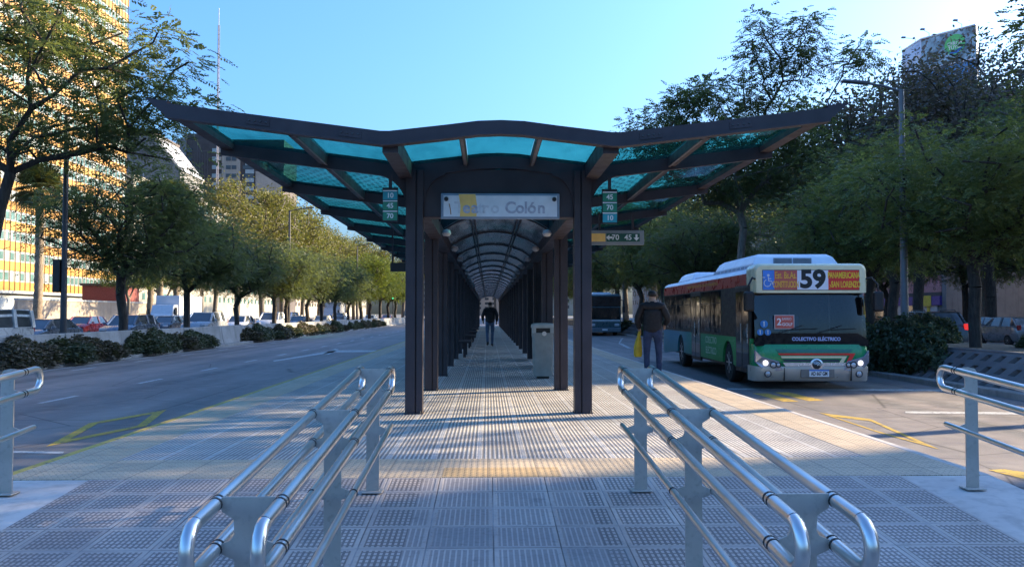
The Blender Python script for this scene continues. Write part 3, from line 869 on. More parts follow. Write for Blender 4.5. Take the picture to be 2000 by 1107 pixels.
def person(label, loc, rz_, H, pose, mj, group=None):
    """back of the figure towards -y of its own frame; H total height"""
    t = thing('person', label, 'person', loc, rz_, group)
    k = H / 1.75
    def P(*a): return tuple(c * k for c in a)
    lf, rf = pose['lf'], pose['rf']; lk, rk = pose['lk'], pose['rk']
    lh, rh = pose['lh'], pose['rh']; le, re_ = pose['le'], pose['re']
    pts = [P(0, 0, .95), P(0, .01, 1.12), P(0, 0, 1.32), P(0, 0, 1.45), P(0, .01, 1.53), P(0, .03, 1.60), P(0, .025, 1.69),
           P(-.10, 0, .90), P(*lk), P(*lf), P(lf[0] - .02, lf[1] + .15, lf[2] - .045),
           P(.10, 0, .90), P(*rk), P(*rf), P(rf[0] + .02, rf[1] + .15, rf[2] - .045),
           P(-.18, 0, 1.42), P(*le), P(*lh), P(lh[0], lh[1] + .03, lh[2] - .09),
           P(.18, 0, 1.42), P(*re_), P(*rh), P(rh[0], rh[1] + .03, rh[2] - .09)]
    ed = [(0, 1), (1, 2), (2, 3), (3, 4), (4, 5), (5, 6), (0, 7), (7, 8), (8, 9), (9, 10), (0, 11), (11, 12), (12, 13), (13, 14), (3, 15), (15, 16), (16, 17), (17, 18), (3, 19), (19, 20), (20, 21), (21, 22)]
    ra = [.15, .14, .16, .10, .055, .085, .075, .10, .065, .05, .04, .10, .065, .05, .04, .065, .045, .032, .028, .065, .045, .032, .028]
    ra = [(r_ * k, r_ * k * (.75 if i < 3 else 1)) for i, r_ in enumerate(ra)]
    body = skinned('body', pts, ed, ra, None, t)
    me = body.data
    for m_ in (M_skin, mj, M_shoe, M_coat): me.materials.append(m_)
    for p_ in me.polygons:
        z = p_.center.z / k; x = abs(p_.center.x) / k
        zf = min(lf[2], rf[2])
        foot = min((Vector((p_.center.x / k, p_.center.y / k, z)) - Vector((f[0], f[1] + .07, f[2] - .03))).length for f in (lf, rf))
        hand = min((Vector((p_.center.x / k, p_.center.y / k, z)) - Vector((h_[0], h_[1] + .02, h_[2] - .06))).length for h_ in (lh, rh))
        if .98 < z < 1.50 and hand > .12: p_.material_index = 3; continue
        p_.material_index = 2 if foot < .13 else (1 if z < 1.05 and (x < .24 and z < .98) and not (x > .2 and z > .7) else 0)
    # jacket: torso and sleeves
    jp = [P(0, 0, .86), P(0, .01, 1.02), P(0, 0, 1.2), P(0, 0, 1.36), P(0, .005, 1.455), P(0, .015, 1.52), P(-.19, 0, 1.40), P(*le), P(*[a + (b_ - a) * .85 for a, b_ in zip(le, lh)]), P(.19, 0, 1.40), P(*re_), P(*[a + (b_ - a) * .85 for a, b_ in zip(re_, rh)])]
    je = [(0, 1), (1, 2), (2, 3), (3, 4), (4, 5), (4, 6), (6, 7), (7, 8), (4, 9), (9, 10), (10, 11)]
    jr = [.195, .195, .20, .205, .13, .085, .085, .068, .056, .085, .068, .056]
    jr = [(r_ * k, r_ * k * (.70 if i < 4 else 1)) for i, r_ in enumerate(jr)]
    skinned('jacket', jp, je, jr, M_coat, t)
    # hair cap
    hp = [P(0, .01, 1.585), P(0, .0, 1.65), P(0, .02, 1.715)]
    skinned('hair', hp, [(0, 1), (1, 2)], [.082 * k, .098 * k, .075 * k], M_hair, t)
    # ears
    for s in (-1, 1):
        b = MB(); b.lathe([(0, -.012), (.022, -.008), (.03, 0), (.022, .008), (0, .01)], s * .098 * k, .03 * k, 1.615 * k, 8, 'x'); b.build('ear', M_skin, t, smooth=True)
    # nose on the far side of the head
    b = MB(); b.loft([[(-.012 * k, .115 * k, 1.585 * k), (.012 * k, .115 * k, 1.585 * k), (0, .10 * k, 1.64 * k)], [(-.006 * k, .135 * k, 1.592 * k), (.006 * k, .135 * k, 1.592 * k), (0, .118 * k, 1.62 * k)]]); b.build('nose', M_skin, t)
    return t
gm = G(1275, 741)
stand = dict(lf=(-.11, .0, .08), rf=(.12, .06, .08), lk=(-.115, .02, .49), rk=(.12, .05, .49), le=(-.30, .02, 1.16), re=(.30, .02, 1.16), lh=(-.25, .16, .93), rh=(.22, .22, 1.04))
person('man in black quilted jacket and dark jeans waiting at the right platform edge', (gm.x, gm.y, 0), R(-12), 1.76, stand, M_jean)
gw = G(957, 677)
walk = dict(lf=(-.09, -.16, .12), rf=(.09, .22, .08), lk=(-.10, .06, .50), rk=(.10, .16, .50), le=(-.29, .06, 1.16), re=(.28, -.06, 1.16), lh=(-.25, .22, .96), rh=(.25, .08, .93))
person('person in dark jacket and blue jeans walking away down the covered walkway', (gw.x, gw.y, 0), R(2), 1.76, walk, M_jean2)
M_bag = pm('yellow plastic bag', (.62, .40, .02), .5, 0, .25, 8, bump=.4, bscale=12)
b = MB()
def ring(hx, hy, z, dx=0): return [(.62 * hx * math.cos(2 * PI * k / 14) * (1 + .12 * math.sin(3 * k)) + dx, hy * math.sin(2 * PI * k / 14), z) for k in range(14)]
b.loft([ring(.10, .04, 0), ring(.125, .06, .05), ring(.12, .06, .20), ring(.09, .045, .32, .01), ring(.05, .02, .40, .02), ring(.035, .015, .50, .03)])
o = b.build('shopping_bag', M_bag, None, smooth=True, loc=(gm.x - .26, gm.y + .15, .43)); tag(o, 'yellow plastic bag hanging from the hand of the waiting man', 'bag')
# ------------------------------------------------------------------ wheels, buses and cars
M_tyre = pm('tyre rubber', (.018, .018, .019), .8, 0, .2, 12)
M_rim = pm('wheel alloy', (.42, .42, .43), .35, .8, .2, 9)
M_glass = glass_dark('dark vehicle glass')
M_head = pm('headlamp glass', (.55, .57, .60), .08, .3)
M_lit = emis('lit headlamp', (1.0, .95, .98), .45)
M_red = pm('red lamp glass', (.35, .02, .02), .15)
M_redlit = emis('lit tail lamp', (1.0, .04, .03), .22)
M_chrome = pm('satin chrome', (.75, .76, .78), .22, .7, .08)
M_dark = pm('black trim', (.014, .014, .015), .5)
M_plate_w = pm('white number plate', (.85, .85, .85), .5, 0, .05)
def wheel(parent, x, y, z, r, w, side, name='wheel'):
    b = MB(); b.lathe([(r * .62, -w / 2), (r * .92, -w / 2), (r, -w * .36), (r, w * .36), (r * .92, w / 2), (r * .62, w / 2)], x, y, z, 22, 'x')
    o = b.build(name, M_tyre, parent, smooth=True)
    b = MB(); a, c = (w / 2 - .02, w / 2 - .004) if side > 0 else (-w / 2 + .02, -w / 2 + .004)
    b.lathe([(r * .63, a), (r * .63, c), (r * .55, c), (r * .50, a * .7), (r * .20, a * .75), (r * .16, c * 1.05), (0.001, c * 1.05)] , x, y, z, 18, 'x')
    for k in range(8):
        t = 2 * PI * k / 8; b.tube([(x + c * .9, y + math.cos(t) * r * .16, z + math.sin(t) * r * .16), (x + c * .93, y + math.cos(t) * r * .55, z + math.sin(t) * r * .55)], r * .05, 5)
    b.build('rim', M_rim, o)
    return o
def rr_sec(hw, z0, z1, y, r=.14, rb=.06, n=5):
    """body cross-section in x-z, rounded"""
    out = []
    for cx, cz, a0, q in ((hw - r, z1 - r, 0, r), (-hw + r, z1 - r, 90, r), (-hw + rb, z0 + rb, 180, rb), (hw - rb, z0 + rb, 270, rb)):
        for k in range(n + 1):
            a = R(a0 + 90 * k / n); out.append((cx + q * math.cos(a), y, cz + q * math.sin(a)))
    return out
# ---- the 59 bus -------------------------------------------------------------
M_cream = pm('cream bus paint', (.85, .78, .50), .28, 0, .06, 2, coat=.4)
M_bgreen = pm('green bus paint', (.010, .30, .11), .25, 0, .12, 1.5, coat=.4)
M_bred = pm('red bus paint', (.68, .055, .04), .3, 0, .1, 2, coat=.3)
M_broof = pm('white bus roof', (.84, .87, .92), .35, 0, .08, 2)
M_silver = pm('warm silver bumper', (.50, .46, .40), .35, .25, .1, 2)
def side_wrap():
    t = NT('printed side wrap'); X = t.xyz()
    n = t.noise(.8, 3)
    f = t.rng(t.mth('ADD', X[1], t.mth('MULTIPLY', n, 2.5)), 5.5, 10.5)
    c = t.mix(f, (.04, .36, .11), (.08, .28, .40))
    w = t.noise(1.0, 2, vec=t.vmap((1, .8, 3.0)))
    c = t.mix(t.rng(t.mth('ABSOLUTE', t.mth('SUBTRACT', w, .5)), .012, .0, 0, .35), c, (.25, .42, .40))
    c = t.mix(t.rng(X[2], .95, .45, 0, .35), c, (.05, .16, .04))
    return t.fin(c, .5, 0, .25)
M_wrap = side_wrap()
BUS = thing('city_bus', 'green and cream electric city bus with 59 on its destination board', 'bus', (7.075, 18.9, ZR), -R(2.1))
HW = 1.24; BL = 12.0
bus = lambda b, n, m, **k: b.build(n, m, BUS, **k)
zs0, zs1 = 1.12, 2.30
# lower body with wheel arches (cut as a side outline)
def side_outline(y0, y1, z0, z1, arches):
    pts = [(y0, z0)]
    for yc, r in arches:
        for k in range(11):
            a = PI - PI * k / 10
            pts.append((yc + r * math.cos(a), max(z0, .46 + r * math.sin(a))))
    pts += [(y1, z0), (y1, z1), (y0, z1)]
    return pts
for s in (-1, 1):
    b = MB(); arches = [(2.45, .56), (8.75, .56)]
    b.prism(side_outline(.30, 11.97, .30, zs0, arches), 'x', s * (HW - .06), s * HW); bus(b, 'side_panel', M_wrap)
b = MB(); b.box(-HW + .061, HW - .061, .35, 11.9, .40, zs0 - .01); bus(b, 'chassis', M_dark)
b = MB(); b.box(-HW, HW, 11.971, 12.02, .35, 2.6); bus(b, 'rear_panel', M_bgreen)
b = MB()
for s in (-1, 1): b.box(s * HW - .03 if s > 0 else -HW, s * HW if s > 0 else -HW + .03, .30, 11.97, zs0 + .001, zs1)
bus(b, 'window_band', M_dark)
# side windows
for s in (-1, 1):
    edges = [(3.15, 4.30), (4.36, 5.60), (7.10, 8.30), (8.36, 9.60), (9.66, 10.7), (10.76, 11.8)] if s < 0 else [(.6, 1.9), (1.96, 3.2), (3.26, 4.5), (4.56, 5.8), (5.86, 7.1), (7.16, 8.4), (8.46, 9.7), (9.76, 11.6)]
    for a, c in edges:
        b = MB(); b.box(s * (HW + .001), s * (HW + .006), a, c, zs0 + .06, zs1 - .03); w_ = bus(b, 'side_window', M_glass)
        b = MB(); b.box(s * (HW + .007), s * (HW + .009), a + .02, c - .02, zs1 - .36, zs1 - .345); b.build('window_rail', M_dark, w_)
# red band, cornice, roof
for s in (-1, 1):
    b = MB(); b.prism([(s * (HW - .04), zs1 + .001), (s * HW, zs1 + .001), (s * (HW - .012), 2.58), (s * (HW - .06), 2.58)], 'y', .62, 11.97); bus(b, 'red_band', M_bred)
secs = []
for y, d in ((.64, 0), (11.9, 0), (12.0, .03)): secs.append([(-HW + .02 + d, y, 2.575), (-HW + .05 + d, y, 2.64), (-HW + .16 + d, y, 2.70), (-.6, y, 2.735), (.6, y, 2.735), (HW - .16 - d, y, 2.70), (HW - .05 - d, y, 2.64), (HW - .02 - d, y, 2.575)])
b = MB(); b.loft(secs); bus(b, 'roof', M_broof, smooth=True)
def pod(y0, y1, w, z1, vents):
    b = MB(); r0 = [(-w, y0, 2.70), (w, y0, 2.70), (w, y1, 2.70), (-w, y1, 2.70)]
    def rg(k, z): return [(-w + k, y0 + k * 1.2, z), (w - k, y0 + k * 1.2, z), (w - k, y1 - k * 1.4, z), (-w + k, y1 - k * 1.4, z)]
    b.loft([rg(0, 2.70), rg(.02, z1 - .22), rg(.10, z1 - .07), rg(.2, z1)]); p_ = bus(b, 'battery_pod', M_broof, bevel=.03)
    for x in vents:
        b = MB()
        for k in range(7): b.box(x - .19, x + .19, y0 - .012, y0 + .02, z1 - .21 + k * .02 - .05, z1 - .21 + k * .02 - .038)
        b.build('vent', pm('grey grille', (.18, .20, .22), .5), p_)
        b = MB(); b.box(x - .21, x + .21, y0 - .004, y0 + .03, z1 - .28, z1 - .10); b.build('vent_frame', pm('grille shadow gap', (.25, .27, .30), .5), p_)
    n = int((y1 - y0) / .42)
    for k in range(n):
        y = y0 + .35 + k * .42
        b = MB(); b.box(-w - .004, -w + .05, y, y + .30, 2.74, z1 - .26); b.build('side_grille', pm('pale grille slats', (.40, .46, .54), .4), p_)
pod(1.0, 4.9, 1.0, 3.06, (-.30, .15)); pod(8.2, 10.6, .98, 2.98, ())
b = MB(); b.box(-.9, .9, 4.95, 8.15, 2.70, 2.80); b.box(-.5, .5, 5.4, 7.6, 2.80, 2.86); bus(b, 'roof_duct', M_broof, bevel=.02)
# cream front cap (frame round the destination board), rounded
b = MB()
zc0 = 2.13
sec = []
for y, k in ((-.02, .05), (.03, .012), (.10, .0), (.63, .0)):
    sec.append(rr_sec(HW - k, zc0, 2.78 - k, y, .15, .02))
b.loft(sec); bus(b, 'front_cap', M_cream, smooth=True)
# destination board
def fbox(n, x0, x1, z0, z1, y, m, th=.006, parent=None, bev=0):
    b = MB(); b.box(x0, x1, y - th, y, z0, z1); return b.build(n, m, parent or BUS, bevel=bev)
DB = fbox('destination_board', -1.06, 1.06, 2.19, 2.635, -.021, M_dark)
M_dr = pm('red board', (.78, .035, .028), .5, 0, .1, 5); M_dr2 = pm('faded red board', (.58, .12, .09), .5, 0, .12, 5); M_dblue = pm('blue board', (.07, .24, .72), .45)
M_dwhite = pm('white board', (.82, .84, .90), .45, 0, .06); M_dyel = pm('yellow lettering', (.95, .62, .03), .5); M_dor = pm('orange lettering', (.92, .48, .05), .5)
for n_, a, c, m_ in (('blue_panel', -1.05, -.80, M_dblue), ('red_panel', -.80, -.30, M_dr2), ('number_panel', -.30, .38, M_dwhite), ('red_panel', .38, 1.05, M_dr)):
    fbox(n_, a, c, 2.20, 2.625, -.0275, m_, .003, DB)
yT = -.0318
text('Est. Bs.As.', .205, M_dor, DB, (-.55, yT, 2.51), sx=.56, off=.004, ext=.0008)
text('CONSTITUCION', .19, M_dor, DB, (-.55, yT, 2.31), sx=.40, off=.005, ext=.0008)
text('59', .54, M_black, DB, (.04, yT, 2.415), sx=1.05, off=.022, ext=.0008)
text('PANAMERICANA', .185, M_dyel, DB, (.715, yT, 2.51), sx=.50, off=.005, ext=.0008)
text('SAN LORENZO', .185, M_dyel, DB, (.76, yT, 2.31), sx=.50, off=.005, ext=.0008); text('y', .12, M_dyel, DB, (.425, yT, 2.30), sx=.8, ext=.0008)
b = MB(); b.lathe([(.028, 0), (.028, .003)], -.93, yT - .001, 2.515, 10, 'y')     # wheelchair symbol
b.tube([(-.93, yT, 2.48), (-.925, yT, 2.39), (-.86, yT, 2.385), (-.83, yT, 2.31), (-.80, yT, 2.32)][:4], .011, 5)
b.tube([(-.95 + .075 * math.cos(R(a)), yT, 2.345 + .075 * math.sin(R(a))) for a in range(110, 380, 18)], .010, 5)
b.tube([(-.925, yT, 2.44), (-.87, yT, 2.44)], .009, 5); b.build('wheelchair_symbol', M_wtxt, DB)
b = MB(); b.box(-1.06, -1.0, -.034, -.03, 2.46, 2.475); b.build('white_dash', M_wtxt, DB)
# windscreen: curved, partly see-through
def windscreen():
    t = NT('windscreen glass'); n = t.noise(1.0, 2)
    t.fin((.012, .014, .016), .03, 0, .5)
    tr = t.n('ShaderNodeBsdfTransparent'); tr.inputs[0].default_value = (.55, .60, .60, 1)
    gl = t.n('ShaderNodeBsdfGlossy'); gl.inputs[1].default_value = .02
    fr = t.n('ShaderNodeFresnel'); fr.inputs[0].default_value = 1.52
    m1 = t.n('ShaderNodeMixShader'); t.set(m1.inputs[0], t.mth('MULTIPLY', fr.outputs[0], 1.8, clamp=True)); t.t.links.new(tr.outputs[0], m1.inputs[1]); t.t.links.new(gl.outputs[0], m1.inputs[2])
    m2 = t.n('ShaderNodeMixShader'); m2.inputs[0].default_value = .25; t.t.links.new(m1.outputs[0], m2.inputs[1]); t.t.links.new(t.b.outputs[0], m2.inputs[2])
    t.t.links.new(m2.outputs[0], t.out.inputs[0]); return t.m
M_ws = windscreen()
b = MB(); rows = []
for z, y0 in ((1.00, -.05), (1.3, -.045), (1.8, .025), (2.125, .08)):
    r_ = []
    for k in range(13):
        u = -1 + 2 * k / 12; r_.append((u * (HW - .02), y0 + .02 + .24 * max(0, abs(u) - .62) ** 2 * 6.0 * .35, z))
    rows.append(r_)
vs = [p for r_ in rows for p in r_]; fs = [(i * 13 + k, i * 13 + k + 1, (i + 1) * 13 + k + 1, (i + 1) * 13 + k) for i in range(3) for k in range(12)]
b.add(vs, fs); bus(b, 'windscreen', M_ws, smooth=True)
b = MB(); b.box(-HW + .03, HW - .03, .32, .40, .45, 2.125); b.box(-HW + .03, HW - .03, .40, 11.9, 1.0, 1.02); b.box(-HW + .035, HW - .035, .41, 11.9, 2.1, 2.12)
b = MB(); b.box(-HW + .04, HW - .04, 2.8, 2.84, 1.0, 2.3); b.box(-HW + .04, HW - .04, .10, 2.8, .94, .99); bus(b, 'cab_interior', pm('dark cab interior', (.02, .02, .022), .8))
b = MB(); b.box(-1.1, 1.1, .14, .5, .99, 1.20); bus(b, 'dashboard', pm('grey dashboard', (.05, .05, .053), .6), bevel=.05)
for x in (-.35, .1):
    b = MB(); b.box(x - .12, x + .12, 1.5, 1.58, 1.25, 1.62); bus(b, 'blue_seat', pm('blue seat fabric', (.02, .16, .50), .7), bevel=.03)
for x in (-.2, .72):
    b = MB(); b.tube([(x, .9, 1.0), (x, .9, 2.1)], .018, 8); bus(b, 'grab_pole', pm('grey cab pole', (.28, .28, .27), .4))
b = MB(); b.tube([(.62 + .22 * math.cos(2 * PI * k / 20), .62 + .12 * math.sin(2 * PI * k / 20), 1.28 + .18 * math.sin(2 * PI * k / 20)) for k in range(21)], .016, 6); bus(b, 'steering_wheel', M_dark)
# driver
DR = thing('person', 'bus driver seated behind the windscreen in dark clothes', 'person', tuple(Matrix.Translation(BUS.location) @ Matrix.Rotation(-R(2.1), 4, 'Z') @ Vector((.62, 1.15, .55))), R(180) - R(2.1))
skinned('body', [(0, 0, .50), (0, 0, .75), (0, 0, 1.0), (0, 0, 1.08), (0, 0, 1.17), (0, .02, 1.26), (0, .02, 1.34), (-.17, 0, .98), (-.22, .12, .78), (-.16, .36, .80), (.17, 0, .98), (.22, .12, .78), (.16, .36, .80), (-.1, .42, .5), (.1, .42, .5), (-.1, .45, .1), (.1, .45, .1)],
        [(0, 1), (1, 2), (2, 3), (3, 4), (4, 5), (5, 6), (3, 7), (7, 8), (8, 9), (3, 10), (10, 11), (11, 12), (0, 13), (0, 14), (13, 15), (14, 16)],
        [.16, .15, .16, .08, .055, .085, .07, .06, .045, .03, .06, .045, .03, .08, .08, .05, .05], pm('driver clothes', (.06, .05, .05), .8), DR)
b = MB(); b.lathe([(.0, 0), (.06, .0), (.09, .05), (.098, .10), (.07, .16), (0, .175)], 0, 0, 1.245, 14); b.build('hair', M_hair, DR, smooth=True)
# black band under the windscreen with lettering
def frontpiece(n, pts, y, m, th=.05, bev=.0, smooth=False):
    b = MB(); b.prism(pts, 'y', y, y + th); return bus(b, n, m, bevel=bev)
FW = [(-HW + .005, 1.10), (-HW + .005, .97), (-.86, .97), (-.80, .93), (.80, .93), (.86, .97), (HW - .005, .97), (HW - .005, 1.10), (1.0, 1.25), (-1.0, 1.25)]
frontpiece('black_band', FW, -.036, pm('gloss black band', (.010, .010, .012), .12), .03)
text('COLECTIVO ELÉCTRICO', .105, pm('pale blue lettering', (.40, .48, .80), .4), BUS, (.0 + .10, -.038, 1.12), off=.004, ext=.0008, sx=.92)
# green nose with wrap-round corners
b = MB(); rings = []
for z, d in ((.50, .0), (.55, -.03), (.75, -.05), (.93, -.035), (1.005, -.005)):
    rings.append([(-HW, .36, z), (-HW, .10 + d, z), (-HW + .06, .02 + d, z), (-HW + .22, -.03 + d, z), (0, -.045 + d, z), (HW - .22, -.03 + d, z), (HW - .06, .02 + d, z), (HW, .10 + d, z), (HW, .36, z)])
b.loft(rings); bus(b, 'nose_panel', M_bgreen, smooth=True)
yn = -.105
def fpoly(n, pts, m, y=yn, th=.003): b = MB(); b.prism(pts, 'y', y - th, y); return bus(b, n, m)
fpoly('teal_stripe', [(-.80, .90), (.86, .90), (.80, .83), (-.74, .83)], pm('teal stripe', (.03, .22, .20), .35))
fpoly('red_stripe', [(-.76, .815), (.92, .815), (.80, .60), (.71, .60), (.805, .775), (-.73, .775)], M_dr)
fpoly('cream_stripe', [(-.70, .755), (.74, .755), (.65, .60), (.56, .60), (.63, .71), (-.68, .71)], M_cream)
fpoly('navy_stripe', [(-.66, .68), (.56, .68), (.58, .635), (-.62, .635)], pm('navy stripe', (.015, .04, .07), .4))
fpoly('silver_bar', [(-.66, .615), (.72, .615), (.76, .535), (-.60, .535)], M_chrome, yn - .004, .012)
fpoly('red_stripe', [(.66, .50), (.55, .50), (.49, .40), (.60, .40)], M_dr); fpoly('cream_stripe', [(.52, .50), (.42, .50), (.36, .40), (.46, .40)], M_cream); fpoly('navy_stripe', [(.38, .50), (.30, .50), (.24, .40), (.33, .40)], pm('navy stripe', (.015, .04, .07), .4))
b = MB(); b.lathe([(.001, -.02), (.10, -.02), (.125, -.012), (.13, 0)], .07, yn - .012, .575, 24, 'y'); b.v = [(.07 + (p[0] - .07) * 1.12, p[1], p[2]) for p in b.v]; EM = bus(b, 'emblem', M_chrome, smooth=True)
b = MB(); b.lathe([(.001, -.004), (.095, -.003), (.10, 0)], .07, yn - .032, .575, 24, 'y'); b.build('emblem_disc', M_dark, EM)
for r0 in (.035, .062, .088):
    b = MB(); b.tube([(.05 + r0 * math.cos(R(a)) * 1.1, yn - .037, .55 + r0 * math.sin(R(a))) for a in range(-5, 140, 12)], .007, 5); b.build('emblem_arc', M_chrome, EM)
# bumper
b = MB(); rings = []
for z, d in ((.20, .05), (.24, .0), (.46, -.06), (.525, -.045), (.53, .0)):
    rings.append([(-HW - .01, .55, z), (-HW - .01, .10 + d, z), (-HW + .05, .0 + d, z), (-HW + .2, -.06 + d, z), (0, -.08 + d, z), (HW - .2, -.06 + d, z), (HW - .05, .0 + d, z), (HW + .01, .10 + d, z), (HW + .01, .55, z)])
b.loft(rings); BP = bus(b, 'bumper', M_silver, smooth=True)
for x in (-.63, .82):
    b = MB(); b.box(x - .004, x + .004, -.146, -.05, .22, .50); b.build('seam', M_dark, BP)
b = MB(); b.box(-.28, .45, -.146, -.10, .29, .47); b.build('plate_recess_shade', pm('shadowed silver', (.20, .185, .165), .4), BP, bevel=.01)  # flat panel, recess shade put into its darker silver colour
NP = fbox('number_plate', -.10, .33, .31, .46, -.147, M_plate_w, .006, BUS, .006)
fbox('plate_band', -.10, .33, .433, .46, -.1535, M_dblue, .001, NP)
text('AD 667 GM', .115, M_black, NP, (.115, -.1555, .375), sx=.62, off=.003, ext=.0005)
for x in (-.98, 1.0):
    b = MB(); b.lathe([(.001, -.0), (.055, -.0), (.075, -.02), (.085, .03)], x, -.10, .37, 14, 'y'); f_ = bus(b, 'fog_lamp', pm('bumper surround', (.12, .11, .10), .4), smooth=True)
    b = MB(); b.lathe([(.001, -.012), (.04, -.01), (.055, 0)], x, -.107, .37, 12, 'y'); b.build('lens', M_head, f_, smooth=True)
for s in (-1, 1):                                                   # headlamps: pointed wedge shapes that wrap the corner
    b = MB()
    o_ = [(s * 1.235, .88), (s * 1.10, .74), (s * .74, .64), (s * .65, .45), (s * .80, .43), (s * 1.12, .50), (s * 1.235, .62)]
    fr = []; bk = []
    for x, z in o_:
        yy = -.098 + .22 * max(0, abs(x) - .92) ** 1.5 * 1.9
        fr.append((x * 1.004, yy - .03, z)); bk.append((x, yy + .12, z))
    n_ = len(o_); b.add(fr + bk, [tuple(range(n_)), tuple(range(2 * n_ - 1, n_ - 1, -1))] + [(i, (i + 1) % n_, n_ + (i + 1) % n_, n_ + i) for i in range(n_)])
    HL = bus(b, 'headlight', pm('headlamp silver', (.36, .37, .42), .18, .5), bevel=.01)
    for x, r_, m_ in ((1.03, .048, M_lit), (.87, .055, M_head), (.76, .042, M_head)):
        yy = -.13 + .22 * max(0, x - .92) ** 1.5 * 1.9
        b = MB(); b.lathe([(.001, -.012), (r_ * .6, -.010), (r_, 0), (r_ * 1.25, .012)], s * x, yy - .006, .565 + (.04 if x > 1 else 0), 14, 'y'); b.build('lamp', m_, HL, smooth=True)
        if m_ is M_head:
            b = MB(); b.tube([(s * x + r_ * 1.2 * math.cos(2 * PI * k / 14), yy - .008, .565 + r_ * 1.2 * math.sin(2 * PI * k / 14)) for k in range(15)], .010, 5); b.build('lamp_ring', M_dark, HL)
# doors on the kerb side
def busdoor(y0, y1):
    b = MB(); b.box(-HW - .004, -HW + .05, y0, y1, .34, zs1 - .02); D = bus(b, 'door', M_dark)
    ym = (y0 + y1) / 2
    for a, c in ((y0 + .05, ym - .03), (ym + .03, y1 - .05)):
        b = MB(); b.box(-HW - .010, -HW - .0045, a, c, .44, zs1 - .12); b.build('door_glass', M_glass, D)
        b = MB(); b.tube([(-HW - .02, a + .05, 1.0), (-HW - .02, a + .05, 1.45)], .012, 6); b.build('handle', M_chrome, D)
    b = MB(); b.box(-HW - .012, -HW - .004, y0 - .02, y1 + .02, zs1 - .03, zs1 + .02); b.build('door_header', pm('grey header', (.08, .08, .085), .5), D)
busdoor(.42, 1.62); busdoor(5.68, 6.98)
for yc in (2.45, 8.75):
    for s in (-1, 1): wheel(BUS, s * (HW - .17), yc, .48, .48, .28, s)
# mirrors on drooping arms
for s in (-1, 1):
    b = MB(); b.tube([(s * 1.15, .1, 2.42), (s * 1.30, -.10, 2.46), (s * 1.40, -.18, 2.30), (s * 1.40, -.18, 2.10)], .022, 8); A_ = bus(b, 'mirror_arm', M_dark)
    b = MB(); b.box(s * 1.40 - .11, s * 1.40 + .11, -.26, -.10, 1.72, 2.16); b.build('mirror', M_dark, A_, bevel=.05)
# stickers and the route card in the windscreen
for x, z, r_ in ((-1.04, 1.45, .085), (-1.12, 1.27, .07), (-.96, 1.27, .07)):
    b = MB(); yy = -.02 + .24 * max(0, abs(x / 1.22) - .62) ** 2 * 2.1; yy -= .03; b.lathe([(.001, -.004), (r_, -.003), (r_, 0)], x, yy - .022, z, 18, 'y'); st_ = bus(b, 'round_sticker', pm('blue sticker', (.03, .22, .58), .5))
    b = MB(); b.lathe([(.001, -.002), (r_ * .22, 0)], x, yy - .028, z + r_ * .45, 8, 'y'); b.box(x - r_ * .12, x + r_ * .12, yy - .030, yy - .028, z - r_ * .6, z + r_ * .25); b.build('symbol', M_wtxt, st_)
RC = fbox('route_card', -.80, -.40, 1.36, 1.63, -.062, M_dr2, .006); fbox('card_border', -.82, -.38, 1.34, 1.65, -.056, pm('pale card', (.5, .45, .45), .5), .004, RC)
text('2', .21, M_wtxt, RC, (-.715, -.070, 1.49), off=.004, ext=.0006); text('BARRIO', .075, M_wtxt, RC, (-.55, -.070, 1.56), ext=.0006, sx=.8); text('GOLF', .09, M_wtxt, RC, (-.54, -.070, 1.44), ext=.0006, off=.002)
for x0 in (-.75, .1):
    b = MB(); b.tube([(x0, -.06, 1.24), (x0 + .55, -.075, 1.42)], .010, 5); b.tube([(x0 + .25, -.07, 1.325), (x0 + .85, -.07, 1.35)], .008, 4); bus(b, 'wiper', M_dark)
# side lettering
rs = (R(90), 0, R(-90)); M_pal = pm('pale green lettering', (.60, .78, .62), .5); M_pal2 = pm('gold lettering', (.80, .40, .08), .5)
text('COLECTIVO', .26, M_pal, BUS, (-HW - .003, 4.35, .96), rs, sx=.95, ext=.001); text('ELÉCTRICO', .26, M_pal, BUS, (-HW - .003, 4.35, .68), rs, sx=.95, ext=.001)
text('CONSTITUCION 59 V. LOPEZ SAN LORENZO Y PANAMERICANA', .17, M_pal2, BUS, (-HW + .006, 5.6, 2.43), (R(90) + R(3), 0, R(-90)), sx=.85, ext=.002)

